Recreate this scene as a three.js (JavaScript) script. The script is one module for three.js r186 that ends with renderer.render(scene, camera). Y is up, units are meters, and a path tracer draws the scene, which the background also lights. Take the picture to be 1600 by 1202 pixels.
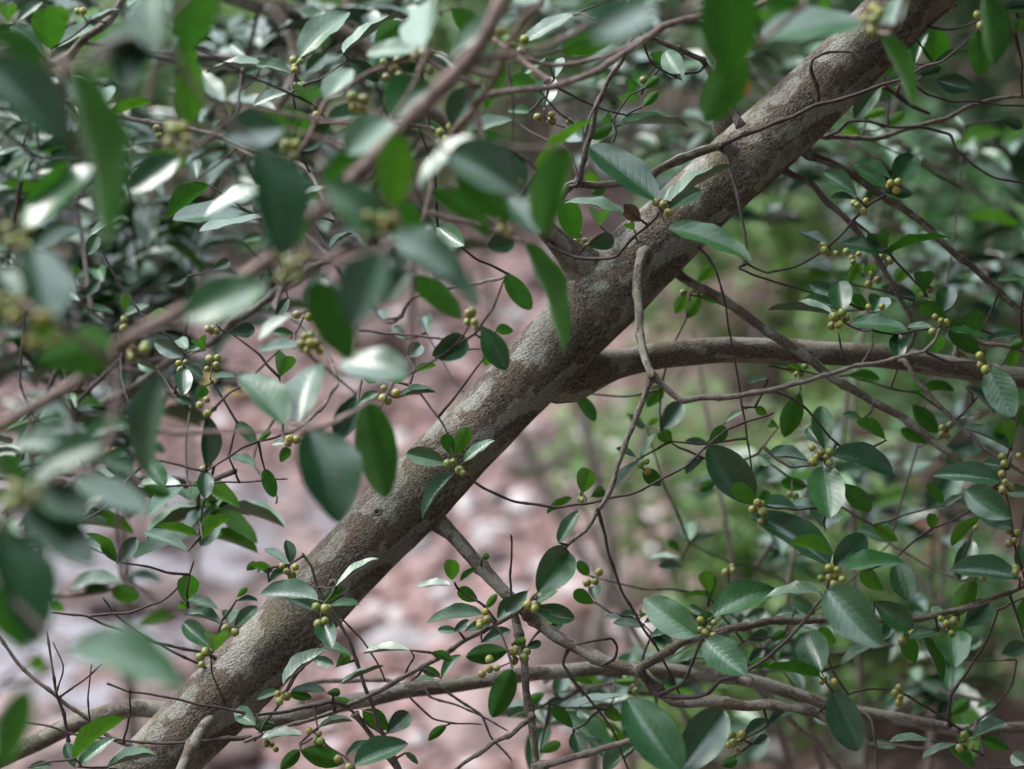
import * as THREE from 'three';
import { mergeGeometries } from 'three/addons/utils/BufferGeometryUtils.js';
import { ImprovedNoise } from 'three/addons/math/ImprovedNoise.js';

// ---------------------------------------------------------------- camera, sky, sun, exposure
const scene = new THREE.Scene();
const renderer = new THREE.WebGLRenderer({ antialias: true });
renderer.toneMapping = THREE.LinearToneMapping;
renderer.toneMappingExposure = 2.65;
renderer.shadowMap.enabled = true;

const PITCH = -14 * Math.PI / 180, EYE = new THREE.Vector3(0, 1.55, 0), PW = 1600, PH = 1202;
const HALF_H = 0.1803, HALF_W = HALF_H * PW / PH;                      // half the frame at 1 m
const camera = new THREE.PerspectiveCamera(2 * Math.atan(HALF_H) * 180 / Math.PI, PW / PH, 0.05, 300);
camera.position.copy(EYE);
camera.rotation.set(PITCH, 0, 0);
camera.focus = 1.93;
camera.userData.fStop = 3.1;

// an overcast sky: twice as bright overhead as at the horizon, brighter towards the hidden sun
const SUN_DIR = new THREE.Vector3(-0.62, 0.80, -0.22).normalize();
{
  const w = 256, h = 128, a = new Float32Array(w * h * 4), v = new THREE.Vector3();
  for (let j = 0; j < h; j++) for (let i = 0; i < w; i++) {
    const el = ((j + 0.5) / h - 0.5) * Math.PI, az = ((i + 0.5) / w - 0.5) * 2 * Math.PI;
    v.set(Math.cos(el) * Math.cos(az), Math.sin(el), Math.cos(el) * Math.sin(az));
    const lum = (1 + 1.2 * Math.max(0, Math.sin(el))) / 2.2 * 1.25 + 0.35 * Math.pow(Math.max(0, v.dot(SUN_DIR)), 4);
    const k = (j * w + i) * 4;
    a[k] = lum * 0.90; a[k + 1] = lum * 0.98; a[k + 2] = lum * 1.13; a[k + 3] = 1;
  }
  const sky = new THREE.DataTexture(a, w, h, THREE.RGBAFormat, THREE.FloatType);
  sky.mapping = THREE.EquirectangularReflectionMapping; sky.magFilter = THREE.LinearFilter; sky.minFilter = THREE.LinearFilter; sky.needsUpdate = true;
  scene.background = sky; scene.environment = sky;
}
const sun = new THREE.DirectionalLight(0xfff9f0, 1.5);
sun.position.copy(SUN_DIR).multiplyScalar(30);
sun.castShadow = true; sun.shadow.radius = 45; sun.shadow.mapSize.set(2048, 2048);
Object.assign(sun.shadow.camera, { left: -14, right: 14, top: 14, bottom: -14, near: 1, far: 80 });
scene.add(sun);

// ---------------------------------------------------------------- helpers
let seed = 20240607;
const rnd = () => { seed = (seed + 0x6D2B79F5) | 0; let t = Math.imul(seed ^ (seed >>> 15), 1 | seed); t = (t + Math.imul(t ^ (t >>> 7), 61 | t)) ^ t; return ((t ^ (t >>> 14)) >>> 0) / 4294967296; };
const rr = (a, b) => a + (b - a) * rnd();
const pick = (a) => a[Math.floor(rnd() * a.length)];
const clamp = (x, a = 0, b = 1) => Math.min(b, Math.max(a, x));
const smooth = (a, b, x) => { const t = clamp((x - a) / (b - a)); return t * t * (3 - 2 * t); };
const V = (x, y, z) => new THREE.Vector3(x, y, z);
const perlin = new ImprovedNoise();
const fbm = (x, y, z, o = 4) => { let s = 0, a = 0.5; for (let i = 0; i < o; i++) { s += a * perlin.noise(x, y, z + i * 7.3); x *= 2; y *= 2; z *= 2; a *= 0.5; } return s; };
// a point of the place from its position in the photograph and its depth along the camera's axis
const CP = Math.cos(PITCH), SP = Math.sin(PITCH);
const at = (px, py, d) => { const x = (px - PW / 2) / (PW / 2) * HALF_W * d, y = (PH / 2 - py) / (PH / 2) * HALF_H * d; return V(EYE.x + x, EYE.y + y * CP + d * SP, EYE.z + y * SP - d * CP); };
const pxSize = (d) => HALF_W * d / (PW / 2);
const used = {};
const numbered = (n) => { used[n] = (used[n] ?? -1) + 1; return used[n] ? `${n}_${String(used[n]).padStart(3, '0')}` : n; };
const shade = (o) => { o.castShadow = true; o.receiveShadow = true; return o; };
function tag(o, label, category, group, kind) { o.userData.label = label; if (category) o.userData.category = category; if (group) o.userData.group = group; if (kind) o.userData.kind = kind; return o; }
function thing(name, p, label, category, group) { const o = new THREE.Group(); o.name = numbered(name); o.position.copy(p); scene.add(o); o.updateMatrixWorld(); return tag(o, label, category, group); }
function part(name, geo, mat, parent) { const m = shade(new THREE.Mesh(geo, mat)); m.name = name; parent.add(m); return m; }
function top(name, geo, mat, kind) { const m = shade(new THREE.Mesh(geo, mat)); m.name = numbered(name); scene.add(m); if (kind) m.userData.kind = kind; return m; }

// ---------------------------------------------------------------- textures (matter only: bark grain and lichen, leaf veins, mineral grain)
function grid(n, seedN) { const s = seed; seed = seedN; const a = new Float32Array(n * n).map(() => rnd()); seed = s; return a; }
const NG = 256, NOISE = grid(NG, 77);
const vn = (x, y, p) => { // value noise that repeats after p cells
  const xi = Math.floor(x), yi = Math.floor(y), fx = x - xi, fy = y - yi, u = fx * fx * (3 - 2 * fx), v = fy * fy * (3 - 2 * fy);
  const m = (a) => ((a % p) + p) % p, g = (i, j) => NOISE[(m(j) % NG) * NG + (m(i) % NG)];
  return (g(xi, yi) * (1 - u) + g(xi + 1, yi) * u) * (1 - v) + (g(xi, yi + 1) * (1 - u) + g(xi + 1, yi + 1) * u) * v;
};
const tfbm = (u, v, p, o) => { let s = 0, a = 0.5, t = 0; for (let i = 0; i < o; i++) { s += a * vn(u * p + i * 13, v * p + i * 29, p); t += a; a *= 0.55; p *= 2; } return s / t; };
const srgb = (c) => 255 * (c <= 0.0031308 ? 12.92 * c : 1.055 * Math.pow(c, 1 / 2.4) - 0.055);
function texture(w, h, f, color) {
  const a = new Uint8Array(w * h * 4);
  for (let j = 0; j < h; j++) for (let i = 0; i < w; i++) {
    const c = f((i + 0.5) / w, (j + 0.5) / h), k = (j * w + i) * 4;
    for (let n = 0; n < 3; n++) { const x = clamp(Array.isArray(c) ? c[n] : c); a[k + n] = color ? srgb(x) : 255 * x; }
    a[k + 3] = 255;
  }
  const t = new THREE.DataTexture(a, w, h); t.wrapS = t.wrapT = THREE.RepeatWrapping; t.magFilter = THREE.LinearFilter; t.minFilter = THREE.LinearMipmapLinearFilter; t.generateMipmaps = true;
  if (color) t.colorSpace = THREE.SRGBColorSpace; t.needsUpdate = true; return t;
}
const mix3 = (a, b, t) => a.map((x, i) => x + (b[i] - x) * t);
const barkHeight = (u, v) => 0.55 * tfbm(u, v, 110, 3) + 0.3 * tfbm(u, v, 16, 2) + 0.15 * Math.pow(tfbm(u + 0.3, v, 128, 1), 2);
const BARK = texture(1024, 1024, (u, v) => {
  const f = tfbm(u, v, 120, 3), m = tfbm(u + 0.37, v + 0.11, 10, 4), l = tfbm(u + 0.7, v + 0.2, 7, 5), g = tfbm(u + 0.15, v + 0.6, 5, 4), sp = vn(u * 170, v * 170, 170);
  let c = mix3([0.030, 0.024, 0.018], [0.165, 0.141, 0.114], clamp((f - 0.3) * 2.4));
  c = mix3(c, [0.115, 0.080, 0.056], smooth(0.5, 0.64, m) * 0.45);                            // brown, rubbed bark
  c = mix3(c, [0.29, 0.29, 0.262], smooth(0.53, 0.60, l) * (0.15 + 0.85 * f));                // pale crust lichen
  c = mix3(c, [0.125, 0.128, 0.070], smooth(0.56, 0.70, g) * 0.35);                           // green film of algae
  if (sp > 0.86) c = mix3(c, [0.42, 0.39, 0.34], (sp - 0.86) * 5);
  if (sp < 0.16) c = mix3(c, [0.030, 0.022, 0.018], (0.16 - sp) * 5);
  return c;
}, true);
const BARK_BUMP = texture(1024, 1024, barkHeight, false);
const TWIG = texture(256, 512, (u, v) => { const f = tfbm(u, v, 32, 3), s = tfbm(u, v * 0.25, 16, 2), l = tfbm(u + 0.4, v, 8, 4); return mix3(mix3([0.30, 0.29, 0.28], [1, 1, 1], clamp((f - 0.3) * 1.8 + (s - 0.4) * 1.2)), [1.0, 1.0, 0.95], smooth(0.55, 0.68, l) * 0.8); }, true);
const GRAIN = texture(512, 512, (u, v) => { const f = tfbm(u, v, 48, 3), m = tfbm(u + 0.3, v, 6, 4); return clamp(0.45 + 0.5 * f + 0.55 * (m - 0.5)); }, true);
const GRAIN_BUMP = texture(512, 512, (u, v) => 0.6 * tfbm(u, v, 32, 3) + 0.4 * tfbm(u, v, 8, 3), false);
const leafTex = (n) => texture(256, 512, (u, v) => {
  const x = Math.abs(u - 0.5) * 2, vein = Math.abs(((v * 9 - x * 2.2) % 1 + 1) % 1 - 0.5) * 2, f = tfbm(u + n * 0.13, v, 24, 3), m = tfbm(u, v + n * 0.31, 4, 4);
  let g = 0.72 + 0.22 * m + 0.14 * f;
  let c = [g * 0.95, g, g * 0.92];
  c = mix3(c, [1, 1, 0.85], smooth(0.9, 1, vein) * 0.22 * (1 - x));
  c = mix3(c, [1.0, 0.98, 0.75], smooth(0.045, 0.012, x) * 0.6 * (1 - 0.5 * v));
  const sp = tfbm(u + n * 0.41, v + n * 0.17, 12, 2); if (sp > 0.68) c = mix3(c, [0.9, 0.55, 0.4], Math.min(0.8, (sp - 0.68) * 7));
  const tipBrown = tfbm(u + n * 0.2, v + n * 0.6, 7, 3); if (v > 0.93 && tipBrown > 0.52) c = mix3(c, [1.0, 0.55, 0.45], 0.7);   // browned tips
  return c;
}, true);
const LEAF_BUMP = texture(256, 512, (u, v) => { // side veins and the puckered skin between them
  const x = Math.abs(u - 0.5) * 2, q = ((v * 9 - x * 2.2) % 1 + 1) % 1, vein = Math.abs(q - 0.5) * 2;
  return clamp(0.55 - 0.30 * Math.pow(vein, 6) * (1 - 0.6 * x) + 0.28 * (tfbm(u, v, 10, 3) - 0.5) + 0.10 * (tfbm(u, v, 48, 2) - 0.5) - 0.3 * smooth(0.05, 0.0, x));
}, false);
const LEAF_MAPS = [leafTex(0), leafTex(1), leafTex(2)];
// ---------------------------------------------------------------- what was read off the photograph
// Branches: [tree, part name, radius at start and end in picture pixels where it stands, depth at start and end in metres, points]
const S = (s) => s.trim().split(/\s+/).map((p) => p.split(',').map(Number));
const BRANCHES = [
  ['L', 'limb', 24, 16, 2.0, 2.12, S('838,575 880,588 925,580 965,567 1030,555 1130,549 1250,548 1380,558 1480,573 1610,592 1760,600')],
  ['L', 'limb', 21, 12, 2.0, 1.9, S('950,455 915,418 880,386 846,352 815,322 790,306 750,300')],
  ['L', 'limb', 16, 9, 2.10, 2.1, S('-120,1260 0,1185 80,1148 150,1118 210,1107 270,1112 350,1125 433,1123 500,1107 567,1093 633,1080 700,1072 783,1060 850,1050 930,1045 1033,1047 1100,1053 1200,1070 1293,1103 1400,1123 1500,1140 1610,1138 1750,1120')],
  ['L', 'branch', 12, 7.5, 2.01, 1.86, S('668,806 693,823 720,850 743,877 767,903 793,930 827,960 850,980 877,1000 910,1017 943,1033 980,1043 1005,1052 1013,1060 1027,1077 1053,1096 1083,1098 1117,1097 1167,1103 1200,1100 1270,1112 1340,1150')],
  ['L', 'branch', 8, 4, 1.88, 1.9, S('1000,1048 1033,1023 1077,1000 1117,990 1153,980 1200,972 1250,970 1310,967 1380,970 1433,967 1490,955 1547,937 1610,912')],
  ['L', 'branch', 9.5, 6, 2.0, 1.85, S('1034,368 1017,377 1003,400 996,440 998,480 1000,520 1008,560 1020,590')],
  ['L', 'branch', 5.5, 2.5, 1.86, 1.84, S('1020,588 1045,610 1068,626 1100,622 1160,618 1200,610 1260,595 1333,574 1387,563 1427,553 1447,548 1463,530 1468,512')],
  ['L', 'branch', 5, 3, 1.86, 1.88, S('1020,588 1010,610 995,650 975,700 960,750 945,782 933,800 915,830 890,848 862,880')],
  ['L', 'twig_stem', 3.5, 2.2, 1.87, 1.9, S('934,796 937,803 943,830 952,867 973,927 993,960 1013,993 1030,1020 1047,1053 1062,1085')],
  ['L', 'twig_stem', 3, 2, 1.87, 1.92, S('712,728 722,738 745,756 760,765 800,782 867,793 933,783 983,773 1033,750 1073,727 1110,693 1133,673 1167,660 1210,645')],
  ['L', 'branch', 8.5, 6, 2.03, 1.98, S('1062,430 1083,443 1120,463 1153,483 1183,507 1200,520 1227,535 1267,563 1300,590 1340,613 1380,637 1413,653 1440,673 1467,697 1490,713 1540,760')],
  ['L', 'branch', 7.5, 5, 2.03, 2.05, S('1245,222 1267,243 1300,257 1333,273 1360,293 1387,310 1413,327 1440,347 1467,373 1500,403 1520,417 1547,443 1573,467 1610,500')],
  ['L', 'branch', 6, 3.5, 2.03, 2.04, S('1210,252 1227,267 1267,287 1287,310 1313,333 1333,353 1347,370 1370,400 1390,437 1407,467 1423,497 1428,520 1420,545 1405,560')],
  ['L', 'branch', 8, 6, 1.98, 1.9, S('1140,232 1127,228 1093,237 1060,250 1027,267 1013,277 967,287 933,290 903,287 887,293 867,320 850,347')],
  ['L', 'twig_stem', 4.5, 3.5, 1.93, 1.9, S('1127,226 1167,210 1200,197 1233,183 1277,165 1320,153 1353,143 1383,130 1413,123')],
  ['L', 'twig_stem', 3.2, 2.4, 1.95, 1.93, S('1278,164 1277,140 1268,110 1270,93 1290,83 1327,80 1350,95')],
  ['L', 'twig_stem', 4, 2.5, 1.95, 1.9, S('860,385 900,402 940,405 962,400 987,374 1007,357 1027,337 1034,322')],
  ['L', 'twig_stem', 4.2, 2.2, 1.94, 1.9, S('1128,236 1137,250 1147,287 1157,327 1167,387 1160,410')],
  ['L', 'hanging_vine', 2.2, 1.8, 1.98, 1.98, S('1105,400 1123,433 1133,477 1140,517 1150,573 1160,633 1167,683 1175,735')],
  ['L', 'branch', 5, 3, 2.08, 2.1, S('1255,205 1280,213 1333,215 1367,217 1400,207 1433,197 1473,187 1507,170 1553,155 1620,148')],
  ['L', 'twig_stem', 3.2, 2.2, 2.08, 2.05, S('1290,213 1307,207 1327,190 1360,190 1400,200 1433,198 1483,210 1493,230 1520,257 1553,277 1620,290')],
  ['L', 'twig_stem', 4.5, 3.5, 2.06, 2.06, S('1380,135 1400,147 1427,167 1453,177')],
  ['L', 'twig_stem', 3, 2.2, 2.0, 1.95, S('1400,12 1423,27 1453,43 1487,45 1513,40 1530,30')],
  ['L', 'twig_stem', 2.5, 2, 2.06, 2.1, S('1413,123 1447,147 1483,157 1533,160 1610,168')],
  ['L', 'twig_stem', 2.5, 2, 2.0, 2.02, S('1590,20 1587,53 1597,100 1597,152')],
  ['L', 'twig_stem', 3, 2, 1.96, 2.0, S('1385,305 1360,317 1343,337 1313,367 1280,397 1240,417 1200,427 1170,412 1150,395')],
  ['L', 'twig_stem', 2.4, 1.8, 1.98, 2.0, S('1155,420 1200,437 1267,457 1310,485')],
  ['L', 'twig_stem', 3, 2, 1.85, 1.86, S('1447,550 1483,565 1530,567')],
  ['L', 'twig_stem', 3, 2, 1.85, 1.84, S('1335,574 1317,553 1309,520')],
  ['L', 'twig_stem', 2.8, 1.8, 1.85, 1.86, S('1346,571 1363,540 1363,515')],
  ['L', 'twig_stem', 3, 2, 1.87, 1.9, S('1208,610 1240,623 1267,647 1297,683 1320,700 1360,700 1383,688')],
  ['L', 'branch', 4, 3, 2.06, 2.0, S('1415,565 1433,593 1467,633 1500,667 1533,697 1583,730 1620,745')],
  ['L', 'twig_stem', 3, 2, 1.92, 1.9, S('1195,700 1213,717 1237,730 1273,727')],
  ['L', 'branch', 4, 3, 2.1, 2.1, S('1500,520 1533,537 1567,540 1620,552')],
  ['L', 'twig_stem', 5, 3, 1.88, 1.82, S('1030,1087 1075,1090 1107,1083 1127,1063 1153,1057 1200,1027 1233,997 1260,967 1290,928')],
  ['L', 'twig_stem', 3.6, 2.6, 1.88, 1.86, S('1030,1087 1067,1067 1083,1033 1097,1000')],
  ['L', 'branch', 7.5, 6, 1.92, 1.9, S('800,945 805,965 813,997 820,1040 823,1083 830,1127 835,1167 838,1215')],
  ['L', 'branch', 6, 4.5, 1.9, 1.84, S('836,1200 883,1187 933,1173 987,1157 1030,1150')],
  ['L', 'twig_stem', 3, 2, 1.95, 1.95, S('880,1040 910,1080 933,1107 950,1130 963,1153 982,1205')],
  ['L', 'twig_stem', 3, 2, 2.08, 2.0, S('1500,1140 1450,1107 1417,1087 1383,1077 1350,1078 1323,1087')],
  ['L', 'twig_stem', 3, 2, 2.08, 1.98, S('1483,1136 1483,1120 1487,1087 1520,1037 1543,1000 1560,953')],
  ['L', 'twig_stem', 2.4, 1.6, 2.08, 2.02, S('1512,1138 1550,1110 1577,1077 1588,1033 1533,1033 1493,1030')],
  ['L', 'branch', 5, 3.5, 2.08, 2.1, S('1170,1065 1233,1123 1277,1160 1315,1205')],
  ['L', 'twig_stem', 3, 2, 2.08, 2.05, S('1355,1117 1362,1127 1367,1153 1371,1205')],
  ['L', 'twig_stem', 3, 2, 2.06, 2.0, S('1524,1139 1530,1153 1545,1205')],
  ['L', 'branch', 4.5, 2.5, 1.98, 1.95, S('300,1182 283,1180 233,1173 187,1160 160,1143 127,1117 90,1090 60,1067 33,1043 7,1007 -30,950')],
  ['L', 'twig_stem', 3.5, 2.2, 1.96, 1.95, S('107,1160 100,1120 88,1083 80,1033 73,987')],
  ['L', 'twig_stem', 3.6, 2, 1.95, 1.96, S('393,1153 350,1155 300,1160 250,1162 200,1158 127,1150 83,1137 37,1128')],
  ['L', 'twig_stem', 3.6, 2, 1.98, 1.94, S('345,1035 323,1022 267,1010 217,997 167,977 133,963 80,958')],
  ['L', 'twig_stem', 3, 2, 1.98, 1.96, S('345,1060 317,1042 260,1013 213,987 180,960 160,933')],
  ['L', 'twig_stem', 3, 1.8, 1.95, 1.94, S('140,963 200,957 247,943 277,920 293,900 303,877')],
  ['L', 'twig_stem', 2, 3.6, 1.9, 1.92, S('167,1068 200,1080 250,1088 300,1098 350,1108 400,1117 450,1112 483,1105 520,1097 545,1104')],
  ['L', 'twig_stem', 2.4, 1.6, 1.96, 1.95, S('95,1088 120,1070 143,1053 160,1037')],
  ['L', 'twig_stem', 2, 1.4, 1.96, 1.95, S('140,1124 138,1110 138,1083 143,1037')],
  ['L', 'twig_stem', 2.4, 1.6, 1.95, 1.9, S('192,1160 203,1117 203,1077')],
  ['L', 'twig_stem', 2, 1.4, 1.95, 1.94, S('88,1083 98,1040 83,1003')],
  ['L', 'branch', 10, 8, 2.01, 1.89, S('374,1070 350,1107 320,1133 293,1177 275,1225')],
  ['L', 'twig_stem', 2, 1.4, 1.96, 1.92, S('352,1100 332,1053 328,1020')],
  ['L', 'branch', 4.5, 2.2, 1.95, 1.9, S('627,1210 607,1167 590,1130 580,1100 567,1063 555,1027 543,997 530,973 513,947 497,920 487,887 472,863')],
  ['L', 'branch', 4.5, 3.2, 1.9, 1.94, S('815,950 800,960 767,980 727,1000 687,1027 633,1057 587,1083 543,1103 500,1120 440,1138 380,1160')],
  ['L', 'twig_stem', 3, 2, 1.93, 1.92, S('517,1097 543,1107 573,1130 600,1150')],
  ['L', 'twig_stem', 3, 2, 1.95, 1.9, S('400,1155 417,1127 440,1093 450,1077 467,1050 490,1027 500,1007')],
  ['L', 'twig_stem', 2, 1.5, 1.93, 1.95, S('535,968 567,1003 587,1030 602,1065')],
  ['L', 'twig_stem', 2.4, 1.5, 1.93, 1.92, S('632,1057 637,1047 647,1027 640,1015')],
  ['L', 'twig_stem', 2.5, 1.6, 2.0, 1.98, S('635,1080 643,1093 677,1123 707,1130 753,1133')],
  ['L', 'twig_stem', 2.5, 1.6, 2.05, 2.02, S('665,1076 673,1090 717,1103 760,1123 795,1144')],
  ['L', 'branch', 4.5, 3, 1.9, 1.94, S('832,1120 820,1130 800,1147 767,1163 717,1200 690,1220')],
  ['L', 'twig_stem', 3, 2, 2.06, 2.05, S('690,1078 727,1100 753,1120 767,1150 800,1190')],
  ['L', 'branch', 4, 3.4, 2.12, 2.1, S('470,1075 503,1065 550,1064 600,1063 640,1078')],
  ['L', 'twig_stem', 2.5, 1.8, 1.92, 1.9, S('800,955 797,900 800,850 798,835')],
  ['L', 'twig_stem', 3, 2.2, 1.92, 1.88, S('940,1040 960,1030 964,1010 955,998 938,1000 920,1005 900,1008')],
  ['L', 'twig_stem', 2.6, 1.8, 1.9, 1.86, S('640,602 655,612 672,636 688,656 700,680 708,715')],
  ['L', 'branch', 6, 3, 1.93, 1.84, S('1103,100 1097,93 1067,80 1027,63 1000,50 985,20 990,-30')],
  ['L', 'twig_stem', 3, 2, 1.92, 1.88, S('1103,100 1090,113 1050,117 1017,97 1003,60')],
  ['L', 'branch', 5, 3.5, 1.92, 1.85, S('903,287 913,247 923,207 933,167 950,127 973,90 990,60')],
  ['L', 'twig_stem', 3, 2, 1.9, 1.92, S('850,128 877,140 910,157 950,173 980,180')],
  ['L', 'twig_stem', 2.2, 1.6, 1.92, 1.92, S('957,222 963,207 960,187 970,167 987,147 1013,133')],
  ['L', 'twig_stem', 3, 2, 1.9, 1.96, S('905,285 890,240 880,230 860,222 835,210 812,195')],
  ['L', 'branch', 22, 18, 2.05, 2.0, S('1150,215 1140,195 1128,165 1130,120 1140,60 1150,-40')],
  ['N', 'branch', 9, 13, 1.34, 1.36, S('-420,900 -200,780 -60,700 0,665 67,627 117,600 183,543 233,510 290,483 360,445 430,400 475,355 510,320 550,278 590,240 633,197 683,143 733,90 760,50 787,0 820,-60')],
  ['N', 'branch', 6, 4, 1.36, 1.55, S('700,125 750,95 800,85 850,75 900,50 950,20 1000,-40')],
  ['N', 'branch', 6, 5, 1.36, 1.62, S('810,-40 850,-5 830,20 800,60 780,110 740,170 700,220 670,270')],
  ['N', 'branch', 5, 5.5, 1.6, 1.7, S('760,150 827,140 860,137 893,127 927,113 960,93 1000,67 1040,40 1087,27 1160,20 1230,-20')],
  ['N', 'branch', 4, 3.5, 1.66, 1.7, S('770,60 813,90 850,100 900,100 940,90 987,70 1013,55')],
  ['N', 'branch', 9, 5, 1.36, 1.5, S('805,-40 900,-80 1100,-90 1300,-80 1500,-60 1700,-40')],
  ['N', 'branch', 7, 3, 1.3, 1.2, S('-200,1250 -130,1120 -70,960 -20,850 60,770 150,725')],
  ['N', 'branch', 5, 3, 1.3, 1.25, S('-150,1160 -40,1120 10,1060 60,1020')],
  ['N', 'branch', 5, 3, 1.3, 1.3, S('-300,-40 -120,40 0,80 90,110 160,100')],
  ['C', 'limb', 17, 12, 2.5, 2.5, S('250,-70 330,-20 400,7 467,20 500,33 533,50 580,83 640,140 690,190 740,240 790,300')],
  ['C', 'limb', 11, 8, 2.5, 2.45, S('410,8 430,20 443,33 457,67 463,90 455,130 430,180')],
  ['C', 'limb', 9, 10, 2.5, 2.52, S('533,50 538,30 547,0 560,-60')],
  ['C', 'branch', 4.5, 3.5, 2.15, 2.1, S('60,150 110,160 153,173 187,182 233,192 283,198 333,210 370,225 430,250')],
  ['C', 'branch', 9, 6, 2.2, 2.15, S('20,130 77,100 107,90 133,57 173,30 210,-30')],
  ['C', 'branch', 7.5, 5, 2.4, 2.2, S('60,670 123,647 160,630 193,613 227,593 267,563 333,533 367,497 400,480 450,440 520,400')],
  ['C', 'twig_stem', 3, 2.2, 2.1, 2.1, S('45,420 40,473 33,550 32,600 50,647 70,670')],
  ['C', 'twig_stem', 2.2, 1.6, 2.2, 2.1, S('188,520 188,557 190,593 202,633')],
  ['C', 'twig_stem', 2.2, 1.6, 2.2, 2.15, S('92,555 100,580 107,617 110,647')],
  ['C', 'twig_stem', 2.2, 1.8, 2.15, 2.0, S('282,550 290,600 297,640 290,690 292,750 300,770')],
  ['C', 'twig_stem', 2.2, 1.6, 2.0, 1.98, S('255,760 300,758 340,755 400,752 450,748')],
  ['C', 'twig_stem', 3, 2, 2.1, 1.95, S('440,640 405,690 395,720 410,745 430,770 432,788')],
  ['C', 'twig_stem', 2.4, 1.6, 2.15, 2.1, S('378,110 373,157 367,183 350,215')],
  ['C', 'branch', 5, 3, 2.2, 2.0, S('370,225 400,245 450,250 480,265 500,300 520,345')],
  ['C', 'branch', 4, 2.5, 2.2, 1.95, S('600,500 625,495 645,465 700,450 760,440 800,430')],
  ['C', 'twig_stem', 3, 2, 2.1, 1.95, S('560,515 600,520 650,525 690,530 720,545 750,545')],
  ['C', 'branch', 4.5, 3, 2.2, 1.9, S('430,480 470,505 515,560 525,600 500,640 465,670 440,680')],
];
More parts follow.
